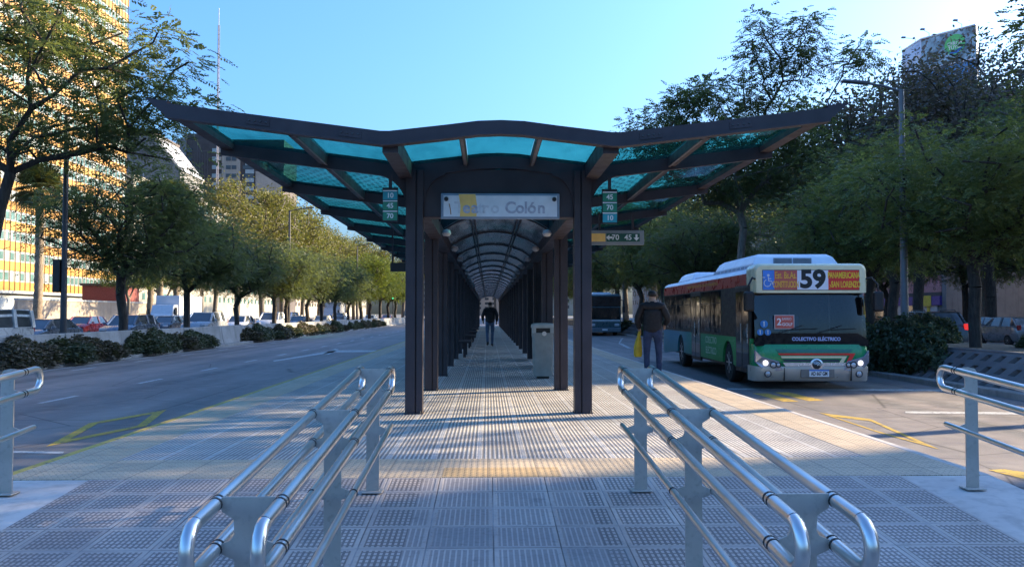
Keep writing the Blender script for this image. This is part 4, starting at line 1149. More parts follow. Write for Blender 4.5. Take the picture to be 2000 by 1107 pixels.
# ---- generic vehicles ---------------------------------------------------------
def lerp(a, b_, t): return a + (b_ - a) * t
CARDIM = dict(sedan=(4.5, 1.76, 1.46, 1.00, (.95, 1.75, 3.35, 4.05)), hatch=(3.9, 1.70, 1.50, 1.03, (.85, 1.55, 3.25, 3.80)), wagon=(4.6, 1.78, 1.62, 1.08, (1.0, 1.75, 3.9, 4.5)),
              suv=(4.7, 1.86, 1.78, 1.19, (1.05, 1.85, 4.1, 4.6)), van=(4.2, 1.80, 1.84, 1.18, (.75, 1.45, 4.0, 4.15)), pickup=(5.1, 1.84, 1.75, 1.05, (1.2, 1.95, 3.3, 3.6)))
M_cglass = pm('car window glass', (.075, .085, .095), .06, 0, .2, 1.5, spec=.9)
def car(label, kind, col, X, Y, rz_=0.0, rear=False, lights=False, group='cars on the avenue', roofcol=None):
    """y = 0 at the nose, nose towards -y"""
    Lc, Wc, Hc, belt, (ya, yb, yc, yd) = CARDIM[kind]
    t = thing('parked_car' if False else ('van' if kind == 'van' else 'car'), label, 'van' if kind == 'van' else 'car', (X, Y, ZR), rz_, group)
    m = pm('car paint %.3f %.3f %.3f' % col, col, .28, .15, .05, 1.5, coat=.6)
    hw = Wc / 2
    st = [(0.0, .80, .42, .62), (.06, .90, .30, .70), (.35, .97, .24, belt - .14), (ya, 1, .22, belt - .02), (yb, 1, .22, belt), (Lc * .6, 1, .22, belt), (Lc * .85, .99, .24, belt), (Lc - .10, .93, .28, belt - .04 if kind != 'sedan' else belt + .02), (Lc, .86, .38, belt - .2)]
    b = MB(); rings = []
    for y, wf, z0, z1 in st:
        w = hw * wf
        rings.append([(-w * .90, y, z0), (-w, y, z0 + .16), (-w, y, lerp(z0, z1, .6)), (-w * .965, y, z1 - .05), (-w * .86, y, z1), (w * .86, y, z1), (w * .965, y, z1 - .05), (w, y, lerp(z0, z1, .6)), (w, y, z0 + .16), (w * .90, y, z0)])
    b.loft(rings); b.build('body', m, t, smooth=True)
    tw = hw * (.74 if kind != 'van' else .84); bw = hw * .93
    gh = [(ya, belt - .03, bw * .86), (yb, Hc - .06, tw), (lerp(yb, yc, .5), Hc - .03, tw), (yc, Hc - .07, tw), (yd, belt - .03, bw * .9)]
    b = MB()
    base = [(ya, bw * .88), (yb, bw), (lerp(yb, yc, .5), bw), (yc, bw), (yd, bw * .9)]
    top = [(yb - .02, tw * .94, Hc - .075), (yb + .12, tw, Hc - .05), (lerp(yb, yc, .5), tw, Hc - .03), (yc - .1, tw, Hc - .05), (yc + .02, tw * .94, Hc - .085)]
    vs = [(-w, y, belt - .03) for y, w in base] + [(w, y, belt - .03) for y, w in base[::-1]] + [(-w, y, z) for y, w, z in top] + [(w, y, z) for y, w, z in top[::-1]]
    n = 10; fs = [tuple(range(n, 2 * n))] + [(i, (i + 1) % n, n + (i + 1) % n, n + i) for i in range(n)]
    b.add(vs, fs); b.build('window', M_cglass, t)
    rt = {'van': .24, 'suv': .12, 'wagon': .11}.get(kind, .09)
    b = MB()                                                     # roof skin and pillars in body colour
    b.loft([[(-w * 1.03 - rt * .10, y, z - rt) for y, w, z in top] + [(w * 1.03 + rt * .10, y, z - rt) for y, w, z in top[::-1]], [(-w * .95, y, z + .03) for y, w, z in top] + [(w * .95, y, z + .03) for y, w, z in top[::-1]]])
    for s in (-1, 1):
        for (yB, wB), (yT, wT, zT) in ((base[0], top[0]), (base[2], top[2]), (base[4], top[4])) + ((((lerp(yc, yd, -.2) if kind != 'sedan' else yc - .1, bw), top[3]),) if kind in ('van', 'suv', 'wagon') else ()):
            b.tube([(s * wB * 1.0, yB, belt - .03), (s * wT * 1.0, yT, zT)], .068 if kind != 'van' else .11, 6)
        b.tube([(s * bw, ya + .1, belt - .02), (s * bw * 1.0, yd, belt - .02)], .02, 5)
    b.build('roof', roofcol or m, t)
    for y in (Lc * .185, Lc * .80):
        for s in (-1, 1): wheel(t, s * (hw - .10), y, .31, .31, .2, s)
    for s in (-1, 1):
        b = MB(); b.box(s * hw * .62 - .17, s * hw * .62 + .17, .0, .16, belt - .33, belt - .19); b.build('headlight', M_lit if lights else M_head, t, bevel=.03)
        b = MB(); b.box(s * hw * .80 - .11, s * hw * .80 + .08, Lc - .12, Lc - .005, belt - .20, belt + .06); b.build('tail_light', M_redlit if rear else M_red, t, bevel=.02)
        b = MB(); b.box(s * (hw + .09) - .08, s * (hw + .09) + .08, yb - .55, yb - .42, belt + .0, belt + .12); b.build('mirror', m, t, bevel=.03)
    b = MB(); b.box(-hw * .42, hw * .42, -.012, .08, .42, .60); b.build('grille', M_dark, t)
    for y in (-.02, Lc - .02):
        b = MB(); b.box(-.2, .2, y, y + .03, .44 if y < 1 else .80, .53 if y < 1 else .91); b.build('number_plate', M_plate_w, t)
    if kind == 'wagon' or kind == 'suv':
        for s in (-1, 1):
            b = MB(); b.tube([(s * tw * .9, yb + .3, Hc - .01), (s * tw * .9, yb + .35, Hc + .04), (s * tw * .9, yc - .3, Hc + .04), (s * tw * .9, yc - .25, Hc - .01)], .02, 6); b.build('roof_rack', M_dark, t)
    return t
SIL = (.36, .38, .41); WHT = (.66, .67, .68); DK = (.035, .04, .045); BLU = (.12, .15, .20); RED = (.33, .03, .035)
car('white panel van at the left frame edge behind the concrete barrier', 'van', WHT, -18.0, 29.4)
car('slate grey sedan behind the barrier beside the left lamp post', 'sedan', (.13, .15, .18), -20.0, 37.5)
car('small red hatchback between the slate sedan and the dark wagon', 'hatch', RED, -27.0, 57.2)
car('dark blue wagon with roof rack behind the nearest forked tree', 'wagon', BLU, -20.0, 47.0)
car('charcoal hatchback in front of the white box truck', 'hatch', DK, -24.0, 64.0)
car('silver sport utility car facing us behind the barrier right of the leaning tree', 'suv', SIL, -18.6, 55.5)
car('white hatchback following the silver sport utility car', 'hatch', WHT, -20.2, 69.5)
car('white sport utility car right of the white hatchback behind the barrier', 'suv', WHT, -17.9, 70.5)
car('blue grey sedan close behind the white sport utility car', 'sedan', BLU, -18.0, 81.5)
car('white delivery van in mid traffic on the left avenue', 'van', WHT, -21.6, 92.0)
car('cream sedan behind the white delivery van in the near lane', 'sedan', (.52, .48, .38), -18.0, 93.0)
car('light blue sedan on the avenue behind the cream sedan', 'sedan', (.22, .28, .38), -18.1, 105.0)
car('black sport utility car far along the left avenue', 'suv', DK, -20.5, 118.0)
car('distant white sedan on the left avenue beside the last barrier bushes', 'sedan', WHT, -17.5, 128.0)
car('distant red hatchback at the far end of the left avenue', 'hatch', RED, -17.6, 150.0, rear=True)
car('silver hatchback in the far lane below the palms', 'hatch', SIL, -28.5, 78.0)
car('white sedan in the far lane behind the box truck', 'sedan', WHT, -28.5, 100.0)
car('grey sedan in the far lane beyond the white sedan', 'sedan', (.2, .2, .21), -25.0, 112.0)
# right side of the avenue
SU = car('dark sport utility car with a lit tail lamp behind the right bank', 'suv', DK, 19.9, 40.6, R(172), rear=True)
car('white sedan glimpsed right of the bus behind the bushes', 'sedan', WHT, 22.2, 47.0, R(180))
car('grey hatchback glimpsed between the right tree trunks', 'hatch', (.22, .22, .23), 27.4, 47.0, R(180))
car('silver sedan right of the dark sport utility car', 'sedan', SIL, 30.4, 54.0, R(180))
car('blue hatchback far right between the trunks', 'hatch', (.06, .09, .2), 27.5, 60.0, R(180))
car('distant white hatchback beyond the coach', 'hatch', WHT, 17.5, 80.0, R(180))
def truck(label, X, Y, Lb, Hb, col):
    t = thing('box_truck', label, 'truck', (X, Y, ZR), 0, 'white box trucks on the avenue')
    b = MB(); b.box(-1.12, 1.12, 1.9, Lb, .75, Hb); b.build('cargo_box', pm('white truck box', (.52, .53, .55), .5, 0, .06, 1.5), t, bevel=.03)
    b = MB(); b.prism([(0, .45), (1.8, .45), (1.8, 2.5), (.75, 2.5), (.25, 1.65), (0, 1.45)], 'x', -1.02, 1.02); b.build('cab', pm('white cab paint', (.52, .53, .55), .3, 0, .05), t, bevel=.05)
    b = MB(); b.quad((-.92, .24, 1.62), (.92, .24, 1.62), (.88, .70, 2.36), (-.88, .70, 2.36)); b.quad((-.88, .695, 2.36), (.88, .695, 2.36), (.92, .235, 1.62), (-.92, .235, 1.62)); b.build('windscreen', M_glass, t)
    for s in (-1, 1):
        b = MB(); b.box(s * 1.022 - .004, s * 1.022 + .004, .85, 1.6, 1.5, 2.25); b.build('side_window', M_glass, t)
        b = MB(); b.box(s * .75 - .15, s * .75 + .15, -.03, .02, .85, 1.05); b.build('headlight', M_head, t)
        b = MB(); b.box(s * 1.2 - .08, s * 1.2 + .08, .35, .45, 1.6, 2.1); b.build('mirror', M_dark, t)
        for y in (.95, Lb - 1.4): wheel(t, s * .92, y, .42, .42, .25, s)
    b = MB(); b.box(-.55, .55, -.02, .02, .95, 1.3); b.build('grille', M_dark, t)
    b = MB(); b.box(-.9, .9, 1.85, Lb - .1, .45, .74); b.build('chassis', M_dark, t)
    return t
truck('large white box truck on the avenue below the palm trees', -30.9, 83.0, 8.6, 3.4, WHT)
truck('distant white box truck half hidden behind thin trunks', -24.0, 133.0, 7.5, 3.4, WHT)
# ---- the coach behind ---------------------------------------------------------
CO = thing('coach', 'dark teal coach far behind on the right busway', 'coach', (8.75, 65, ZR), R(-1))
co = lambda b, n, m, **k: b.build(n, m, CO, **k)
M_cteal = pm('dark teal coach paint', (.03, .085, .10), .3, 0, .1, 2, coat=.4)
b = MB(); b.loft([rr_sec(1.18, .30, 3.05, .03, .25, .1), rr_sec(1.25, .28, 3.15, .2, .25, .1), rr_sec(1.25, .28, 3.15, 11.8, .25, .1), rr_sec(1.2, .3, 3.1, 12, .25, .1)]); co(b, 'body', M_cteal, smooth=True)
b = MB(); b.box(-1.13, 1.13, -.01, .05, 1.25, 2.15); co(b, 'windscreen', M_glass, bevel=.03)
b = MB(); b.box(-1.18, 1.18, -.0, .06, 2.2, 2.98); co(b, 'upper_windscreen', glass_dark('coach upper glass', (.01, .01, .014), .15), bevel=.04)
b = MB(); b.box(-1.15, 1.15, -.008, .05, 1.15, 1.2); b.box(-1.15, 1.15, -.008, .05, 1.08, 1.11); co(b, 'pale_stripe', M_wtxt)
b = MB(); b.box(-1.2, 1.2, -.05, .2, .28, .62); co(b, 'bumper', pm('grey coach bumper', (.12, .15, .17), .4), bevel=.05)
for s in (-1, 1):
    b = MB(); b.box(s * .9 - .18, s * .9 + .18, -.02, .05, .72, .92); co(b, 'headlight', M_head, bevel=.03)
    b = MB(); b.box(s * 1.251, s * 1.256, .5, 11.6, 1.5, 2.85); co(b, 'side_glass', M_glass)
    b = MB(); b.tube([(s * 1.1, .05, 2.7), (s * 1.35, -.25, 2.65), (s * 1.38, -.25, 2.1)], .04, 6); b.box(s * 1.38 - .1, s * 1.38 + .1, -.33, -.2, 1.75, 2.2); co(b, 'mirror', M_dark)
    for y in (2.6, 9.2): wheel(CO, s * 1.08, y, .5, .5, .3, s)
fbox('number_plate', -.2, .2, .42, .52, -.051, M_plate_w, .004, CO)
b = MB(); b.box(-.7, .7, 2, 5, 3.14, 3.3); co(b, 'roof_unit', M_broof, bevel=.04)
# ------------------------------------------------------------------ trees
M_bark = None
def bark(name, a, b_):
    t = NT(name); n = t.noise(6, 5, .65, vec=t.vmap((3, 3, .6))); n2 = t.noise(1.2, 3)
    c = t.mix(t.rng(n, .35, .65), a, b_); c = t.mix(t.rng(n2, .4, .7, 0, .4), c, sc(a, .7)); t.bump(n, .6, .03)
    return t.fin(c, .9)
M_bark = bark('grey brown bark', (.030, .024, .020), (.075, .060, .048))
M_bark_l = bark('pale bark', (.09, .075, .06), (.21, .18, .145))
M_palmbark = bark('palm bark', (.11, .08, .055), (.33, .26, .18))
L_dark = leafmat('dark fine foliage', ((.070, .095, .055), (.095, .125, .06), (.12, .15, .07)), .48)
L_mid = leafmat('green fine foliage', ((.075, .12, .05), (.11, .155, .06), (.16, .19, .065)), .45)
L_far = leafmat('olive yellow foliage', ((.075, .088, .024), (.135, .125, .034), (.20, .165, .05)), .35, .35)
L_lit = leafmat('bright green foliage', ((.060, .105, .018), (.105, .145, .024), (.16, .18, .04)), .4, .4)
L_twig = leafmat('brown pods and twigs', ((.10, .075, .076), (.145, .10, .10), (.12, .11, .07)), .25)
L_bush = leafmat('bush foliage', ((.045, .065, .035), (.075, .095, .045), (.115, .105, .065)), .15, 1.2)
L_palm = leafmat('palm leaves', ((.045, .065, .020), (.085, .095, .030), (.14, .12, .05)), .2)
def leaves_np(P, rs, size, asp=.45, up=.3, out=None):
    """random rhombic leaf faces at the points P"""
    n = len(P)
    d = rs.normal(size=(n, 3)); d[:, 2] *= .6; d /= np.linalg.norm(d, axis=1)[:, None]
    u = rs.normal(size=(n, 3)); u[:, 2] += up * 3; 
    s = np.cross(d, u); s /= (np.linalg.norm(s, axis=1)[:, None] + 1e-9)
    l = size * rs.uniform(.6, 1.3, (n, 1)); w = l * asp
    V = np.stack([P - d * l * .5, P + s * w * .5, P + d * l * .5, P - s * w * .5], 1).reshape(-1, 3)
    return V, np.arange(n * 4).reshape(-1, 4)
def fronds_np(P, D, rs, L, K, ll, lw, droop=.35):
    """feathery compound leaves: K pairs of narrow leaflets along a drooping midrib"""
    n = len(P)
    D = D / (np.linalg.norm(D, axis=1)[:, None] + 1e-9)
    S_ = np.cross(D, np.array([0, 0, 1.0]) + rs.normal(size=(n, 3)) * .35); S_ /= (np.linalg.norm(S_, axis=1)[:, None] + 1e-9)
    Lk = L * rs.uniform(.65, 1.25, (n, 1))
    Vs = []
    for k in range(K):
        t = (k + .6) / K
        B = P + D * Lk * t; B[:, 2] -= (droop * t * t * Lk)[:, 0]
        prof = math.sin(PI * (.18 + .74 * t)) 
        for sgn in (-1, 1):
            dirn = S_ * sgn * .85 + D * .5; dirn = dirn + rs.normal(size=(n, 3)) * .12; dirn[:, 2] -= .22
            l = ll * prof * (Lk / L); tip = B + dirn * l; mid = B + dirn * l * .5; wv = D * lw * .5
            Vs.append(np.stack([B, mid + wv, tip, mid - wv], 1))
    V = np.concatenate(Vs, 1).reshape(-1, 3) if False else np.concatenate([v.reshape(-1, 3) for v in Vs])
    return V, np.arange(len(V)).reshape(-1, 4)
def skeleton(rs, trunk, centres, r0, rtip, first, seglen=.7, wob=.12):
    """grow limbs from the trunk to every cluster centre; returns tapered tubes as one quad mesh"""
    pos = [np.array(p, float) for p in trunk]; par = [-1] + list(range(len(trunk) - 1))
    top = pos[-1]
    order = np.argsort([np.linalg.norm(c - top) for c in centres])
    depth = [0.0] * len(pos)
    for i in order:
        c = centres[i]
        A = np.array(pos[first:]); dist = np.linalg.norm(A - c, axis=1) + .35 * np.array(depth[first:])
        below = np.maximum(0, A[:, 2] - c[2]) * .8
        j = first + int(np.argmin(dist + below))
        a = pos[j]; d = np.linalg.norm(c - a); k = max(1, int(d / seglen)); last = j
        for q in range(1, k + 1):
            f = q / k; p = a + (c - a) * f + rs.normal(size=3) * wob * (0 if q == k else 1) * min(1, d)
            p[2] += .10 * d * math.sin(PI * f)
            pos.append(p); par.append(last); depth.append(depth[last] + d / k); last = len(pos) - 1
    n = len(pos); area = [0.0] * n; kids = [0] * n
    for i in range(n - 1, -1, -1):
        if kids[i] == 0: area[i] = 1.0
        if par[i] >= 0: area[par[i]] += area[i]; kids[par[i]] += 1
    rad = [rtip + (r0 - rtip) * (a / area[0]) ** .55 for a in area]
    V, F = [], []
    for i in range(1, n):
        p, q = pos[par[i]], pos[i]; d = q - p; Ld = np.linalg.norm(d)
        if Ld < 1e-6: continue
        d = d / Ld; x = np.cross(d, [0, 0, 1.0] if abs(d[2]) < .9 else [0, 1.0, 0]); x /= np.linalg.norm(x); y = np.cross(d, x)
        m = 9 if rad[i] > .07 else (6 if rad[i] > .03 else 4)
        ra = rad[par[i]] if par[i] < len(trunk) and i < len(trunk) else min(rad[par[i]], rad[i] * 1.25)
        b0 = len(V)
        for (c, r_) in ((p - d * r_ * .3 if False else p, ra), (q, rad[i])):
            for k in range(m):
                a = 2 * PI * k / m; V.append(c + x * r_ * math.cos(a) + y * r_ * math.sin(a))
        for k in range(m): F.append((b0 + k, b0 + (k + 1) % m, b0 + m + (k + 1) % m, b0 + m + k))
    return np.array(V), np.array(F)
def crown_pts(rs, n, c, r, lo=-.5, shell=.55):
    """cluster centres in a flattened dome; denser towards the outside"""
    out = []
    while len(out) < n:
        v = rs.normal(size=3); v /= np.linalg.norm(v)
        q = rs.uniform(shell, 1.0) ** .7
        v = v * q
        if v[2] < lo: continue
        out.append(np.array(c) + v * np.array(r))
    return out
PROTO = {}
def tree_mesh(key, seed, trunk, r0, centres, per, csize, leaf, L_, Kp=4, ll=.10, lw=.05, seg=.7, first=None, barkm=None, rtip=.012, wob=.12, flat=.6, droop=.35):
    rs = np.random.RandomState(seed)
    V, F = skeleton(rs, trunk, centres, r0, rtip, first if first is not None else len(trunk) - 2, seg, wob)
    C = np.repeat(np.array(centres), per, 0)
    off = rs.normal(size=C.shape) * csize; off[:, 2] *= flat
    P = C + off
    if Kp:
        D = off / (np.linalg.norm(off, axis=1)[:, None] + 1e-6) + rs.normal(size=off.shape) * .5; D[:, 2] *= .5
        LV, LF = fronds_np(P, D, rs, L_, Kp, ll, lw, droop)
    else:
        LV, LF = leaves_np(P, rs, L_)
    PROTO[key] = (V, F, LV, LF, leaf, barkm or M_bark)
MESHES = {}
def tree(key, label, X, Y, rot=0.0, s=1.0, sz=None, group=None, z=None, leaf=None, name='tree', cat='tree', bk=None):
    t = thing(name, label, cat, (X, Y, ZR + .13 if z is None else z), rot, group)
    V, F, LV, LF, lm, bm_ = PROTO[key]
    lm = leaf or lm; bm_ = bk or bm_
    k = (key, lm.name, bm_.name)
    if k not in MESHES:
        a = mesh_np('trunk', V, F, bm_, t, smooth=True); c = mesh_np('crown', LV, LF, lm, t)
        MESHES[k] = (a.data, c.data)
    else:
        link('trunk', MESHES[k][0], None, t); link('crown', MESHES[k][1], None, t)
    t.scale = (s, s, sz or s)
    return t
rs = np.random.RandomState(4)
# A: the big feathery tree at the left edge (its trunk stands just off the left side of the frame)
trA = [(0, 0, 0), (.05, 0, 1.6), (.10, .1, 3.2), (.35, .1, 4.6), (.6, .2, 5.8)]
cA = crown_pts(rs, 110, (1.2, .5, 8.6), (5.6, 4.4, 3.6), -.62, .25)
cA += [np.array((x, y, z)) for x, y, z in ((5.2, .2, 8.3), (5.7, .0, 8.0), (6.2, .1, 7.7), (6.5, -.1, 7.9), (4.6, .3, 8.9), (4.4, 0, 7.2), (4.9, .1, 6.9), (3.6, .5, 6.7), (4.2, .4, 6.5))]
tree_mesh('feather', 11, trA, .17, cA, 42, .46, L_dark, .50, 6, .16, .085, .8, 2, M_bark, .014, .16, .55)
# B, C: street trees (round, forked low)
for key, seed, nn in (('street', 21, 120), ('street_b', 37, 120), ('street_c', 55, 110)):
    r2 = np.random.RandomState(seed)
    tr = [(0, 0, 0), (.03, .02, .9), (.0 + r2.uniform(-.1, .1), .0, 1.7), (r2.uniform(-.15, .15), .05, 2.25)]
    cs = crown_pts(r2, nn, (r2.uniform(-.2, .3), 0, 4.25), (2.9, 2.9, 2.0), -.78, .30)
    tree_mesh(key, seed + 1, tr, .155, cs, 84, .40, L_dark, .22, 3, .105, .066, .7, 2, M_bark, .012, .12, .65)
# D: tall jacaranda with upright sprigs
r3 = np.random.RandomState(8)
cs = crown_pts(r3, 135, (0, 0, 9.2), (5.6, 4.0, 3.4), -.85, .3)
for x, y, z in ((1.3, 0, 12.6), (1.6, 0, 13.6), (1.5, .1, 14.6), (1.2, .1, 15.6), (.7, 0, 14.6), (.9, 0, 13.6), (3.2, 0, 12.6), (3.4, 0, 13.6), (3.6, 0, 14.7), (3.8, .1, 15.5), (2.9, .1, 13.9), (4.2, 0, 14.0),
                (-2.6, 0, 12.0), (-3.4, 0, 11.6), (-1.6, 0, 12.3), (-4.2, .3, 11.0), (-5.2, 0, 10.3), (5.9, 0, 13.4), (6.4, 0, 14.2), (6.8, 0, 13.6), (-6.2, 0, 9.5), (-.4, 0, 12.4)):
    cs += [np.array((x, y, z)) + r3.normal(size=3) * .28 * q_ for q_ in (0, 1)]
tree_mesh('jacaranda', 9, [(0, 0, 0), (.05, .1, 1.5), (-.1, .1, 3.0), (.0, .1, 4.3), (.1, .0, 5.2)], .20, cs, 50, .46, L_dark, .50, 5, .18, .095, .8, 2, M_bark_l, .016, .18, .55)
# E: brown twiggy dome
r4 = np.random.RandomState(14)
cs = crown_pts(r4, 260, (0, 0, 9.4), (6.0, 5.0, 4.8), -.55, .35)
tree_mesh('twiggy', 15, [(0, 0, 0), (0, .1, 2), (.1, 0, 4), (.0, 0, 5.6)], .26, cs, 95, .55, L_twig, .24, 0, seg=.8, first=2, barkm=M_bark, rtip=.013, wob=.2, flat=.8)
# F: broad umbrella trees far off
for key, seed in (('umbrella', 61), ('umbrella_b', 67)):
    r5 = np.random.RandomState(seed)
    cs = crown_pts(r5, 150, (0, 0, 10.2), (6.4, 6.4, 4.4), -.55, .45)
    tree_mesh(key, seed + 1, [(0, 0, 0), (.1, 0, 2), (.2, .1, 4), (.1, 0, 5.4)], .30, cs, 95, .62, L_far, .30, 0, seg=1.0, first=2, barkm=M_bark_l, rtip=.02, wob=.25, flat=.6)
# palms
def palm_proto(key, seed, H, nf, R_):
    r6 = np.random.RandomState(seed)
    n = 40; V, F = [], []
    m = 12
    for i in range(n + 1):
        z = H * i / n; rr = .30 - .05 * i / n + (.05 if i % 2 else 0) + .12 * math.exp(-z * 1.2)
        for k in range(m):
            a = 2 * PI * k / m; q = rr * (1 + .10 * r6.uniform(-1, 1)); V.append((q * math.cos(a) + .10 * math.sin(z * .25), q * math.sin(a), z))
    for i in range(n):
        for k in range(m): F.append((i * m + k, i * m + (k + 1) % m, (i + 1) * m + (k + 1) % m, (i + 1) * m + k))
    LV = []
    for f in range(nf):
        az = r6.uniform(0, 2 * PI); el = r6.uniform(-.9, 1.25)
        L0 = R_ * r6.uniform(.7, 1.0); d = np.array((math.cos(az) * math.cos(el), math.sin(az) * math.cos(el), math.sin(el)))
        base = np.array((0, 0, H)); tip = base + d * L0
        s0 = np.cross(d, (0, 0, 1.0)); s0 /= np.linalg.norm(s0) + 1e-9; u0 = np.cross(s0, d)
        for q in range(26):                                       # fan of pointed segments, drooping at the ends
            a = -1.9 + 3.8 * q / 25; dd = d * math.cos(a) + s0 * math.sin(a); ln = L0 * .55 * r6.uniform(.8, 1.1)
            c0 = base + d * L0 * .5
            e = c0 + dd * ln; e[2] -= .28 * ln; mm = c0 + dd * ln * .5; w_ = np.cross(dd, u0) * .05
            LV += [c0, mm + w_, e, mm - w_]
        w_ = s0 * .025; LV += [base - w_, base + w_, base + d * L0 * .5 + w_, base + d * L0 * .5 - w_]
    LV = np.array(LV); PROTO[key] = (np.array(V), np.array(F), LV, np.arange(len(LV)).reshape(-1, 4), L_palm, M_palmbark)
palm_proto('palm', 71, 10.8, 75, 2.7); palm_proto('palm_b', 77, 12.9, 75, 3.0)

# left side ------------------------------------------------------------------
XT = -15.5
def yx(px, X=XT): return XW(px, X)
ORD = ['first', 'second', 'third', 'fourth', 'fifth', 'sixth', 'seventh', 'eighth', 'ninth', 'tenth', 'eleventh', 'twelfth', 'thirteenth', 'fourteenth']
tree('feather', 'big feathery leaved tree hanging over the left edge of the picture', -15.9, 28.0, 0, 1.0, z=ZR + .4)
gL = 'street trees behind the left concrete barrier'
tree('street', 'low forked street tree right of the left lamp post', XT + .5, yx(216), .6, 1.2, group=gL, z=ZR + .4)
tree('street_b', 'thin leaning street tree in front of the white box truck', XT, yx(366), 2.2, 1.08, group=gL, z=ZR + .3)
xs_ = (462, 536, 560, 600, 628, 655, 680)
for i, px in enumerate(xs_):
    tree(('street_c', 'street', 'street_b')[i % 3], 'dark street tree behind the barrier, %s after the leaning one going away' % ORD[i], XT, yx(px), i * 1.9, .98 + .08 * (i % 2), group=gL, z=ZR + .4)
for i, px in enumerate((705, 722, 742, 758, 772)):
    tree(('street', 'street_c')[i % 2], 'sunlit bright green street tree, %s of the far lit ones by the left roof edge' % ORD[i], XT, yx(px), i * 2.1 + .5, 1.38, group=gL, z=ZR + .4, leaf=L_lit)
gF = 'broad olive trees lining the far side of the left avenue'
for i, (px, X, s) in enumerate(((418, -37, 1.0), (462, -36, 1.42), (512, -37.5, 1.5), (552, -36, 1.45), (590, -37, 1.36), (622, -36, 1.36), (650, -37, 1.36), (676, -36, 1.36), (698, -37, 1.36), (718, -36, 1.4))):
    tree(('umbrella', 'umbrella_b')[i % 2], 'broad olive yellow tree across the left avenue, %s from the left' % ORD[i], X, XW(px, X), i * 1.3, s, group=gF)
for i, (px, X, s) in enumerate(((250, -37, .55), (318, -38, .6), (395, -37.5, .62))):
    tree(('umbrella', 'umbrella_b')[i % 2], 'small sunlit tree among the palm trunks, %s from the left' % ORD[i], X, XW(px, X), i * 1.7 + 1, s, group='small trees below the palms', leaf=L_lit)
gP = 'tall palms along the left avenue'
tree('palm', 'palm with shaggy sunlit trunk left of the lamp post', -33.6, XW(72, -33.6), 0, 1.0, name='palm_tree', cat='palm', group=gP)
for i, (px, s, k) in enumerate(((292, 1.05, 'palm_b'), (312, 1.0, 'palm'), (345, 1.15, 'palm_b'))):
    tree(k, 'palm trunk behind the forked street tree, %s of three from the left' % ORD[i], -36, XW(px, -36), i * 2.0, s, name='palm_tree', cat='palm', group=gP)
# right side -----------------------------------------------------------------
tree('street', 'large fine leaved tree with bare trunk at the right edge behind the bank', 13.4, 23.6, 1.2, 1.06, z=ZR + .6, leaf=L_mid)
tree('street_b', 'dark green tree leaning over the right lamp post', 12.9, 29.0, 3.4, .98, z=ZR + .6, leaf=L_mid)
tree('street_c', 'dark crooked tree standing behind the dark sport utility car', 17.2, 36.5, 2.0, 1.38, z=ZR + .6)
tree('jacaranda', 'tall jacaranda with upright sprigs above the right roof wing', 13.4, 45.5, 0, .98, 1.07, z=ZR + .6, leaf=L_dark)
tree('twiggy', 'brown twiggy tree with domed crown below the billboard', 23.6, 47.0, .5, 1.06, z=ZR + .1)
tree('twiggy', 'second brown twiggy tree at the right frame edge', 30.5, 52.0, 2.5, 1.28, z=ZR + .1)
tree('umbrella', 'dark green broad tree between the jacaranda and the brown twiggy tree', 24.5, 60.0, 2.5, 1.2, z=ZR + .1, leaf=L_dark)
gR = 'trees along the right busway'
for i, (X, Y, s, k) in enumerate(((13.6, 56, 1.25, 'street'), (13.4, 66, 1.4, 'street_b'), (13.6, 77, 1.5, 'street_c'), (13.3, 90, 1.6, 'street'), (13.5, 105, 1.6, 'street_b'), (13.4, 122, 1.6, 'street_c'))):
    tree(k, 'dark street tree on the right strip behind the bus, %s going away' % ORD[i], X, Y, i * 1.1, s, group=gR, z=ZR + .5, leaf=L_mid if i % 2 else L_dark)
for i, (X, Y, s) in enumerate(((27, 40, .85), (36, 62, 1.15), (30, 74, 1.1), (24, 88, 1.1), (22, 104, 1.15), (36, 84, 1.1), (20, 125, 1.2), (30, 120, 1.2))):
    tree(('umbrella_b', 'umbrella')[i % 2], 'dark broad tree beyond the right avenue, %s from the near end' % ORD[i], X, Y, i * 1.4, s, group='broad trees beyond the right avenue', leaf=L_dark)
for i, (X, Y, s) in enumerate(((38, 58, 1.5), (39, 70, 1.6), (38, 82, 1.7), (39, 94, 1.7), (38, 107, 1.8), (39, 120, 1.8), (38, 134, 1.8), (39, 150, 1.9), (38, 168, 1.9), (39, 186, 1.9))):
    tree(('street', 'street_b', 'street_c')[i % 3], 'dark street tree on the far right pavement before the shops, %s from the near end' % ORD[i], X, Y, i * 1.3, s, group='street trees on the far right pavement', leaf=L_dark)
for i, (X, Y, s) in enumerate(((14, 138, 1.7), (13.6, 155, 1.8), (20, 150, 1.3), (28, 145, 1.3))):
    tree(('street', 'umbrella')[i // 2], 'far dark tree right of the busway beyond the coach, %s of four' % ORD[i], X, Y, i * 1.3, s, group='far trees beyond the coach', leaf=L_mid)
# added trees behind the camera, out of view, to darken the windscreen reflections
for i, (X, Y, s) in enumerate(((-15.5, -50, 1.3), (14, -50, 1.4), (14, -80, 1.8), (-14, -80, 1.8), (0, -130, 2.6))):
    tree(('street_b', 'street_c')[i % 2], 'added unseen tree behind the camera for reflections, %s from the left' % ORD[i], X, Y, i * 1.3, s, group='added trees behind the camera')
tree('feather', 'added feathery tree outside the right frame edge, placed to dapple the sun', 17.0, 16.2, 2.0, 1.0, z=ZR + 1.15)  # added tree, raised so its crown dapples the sun and shades the roof
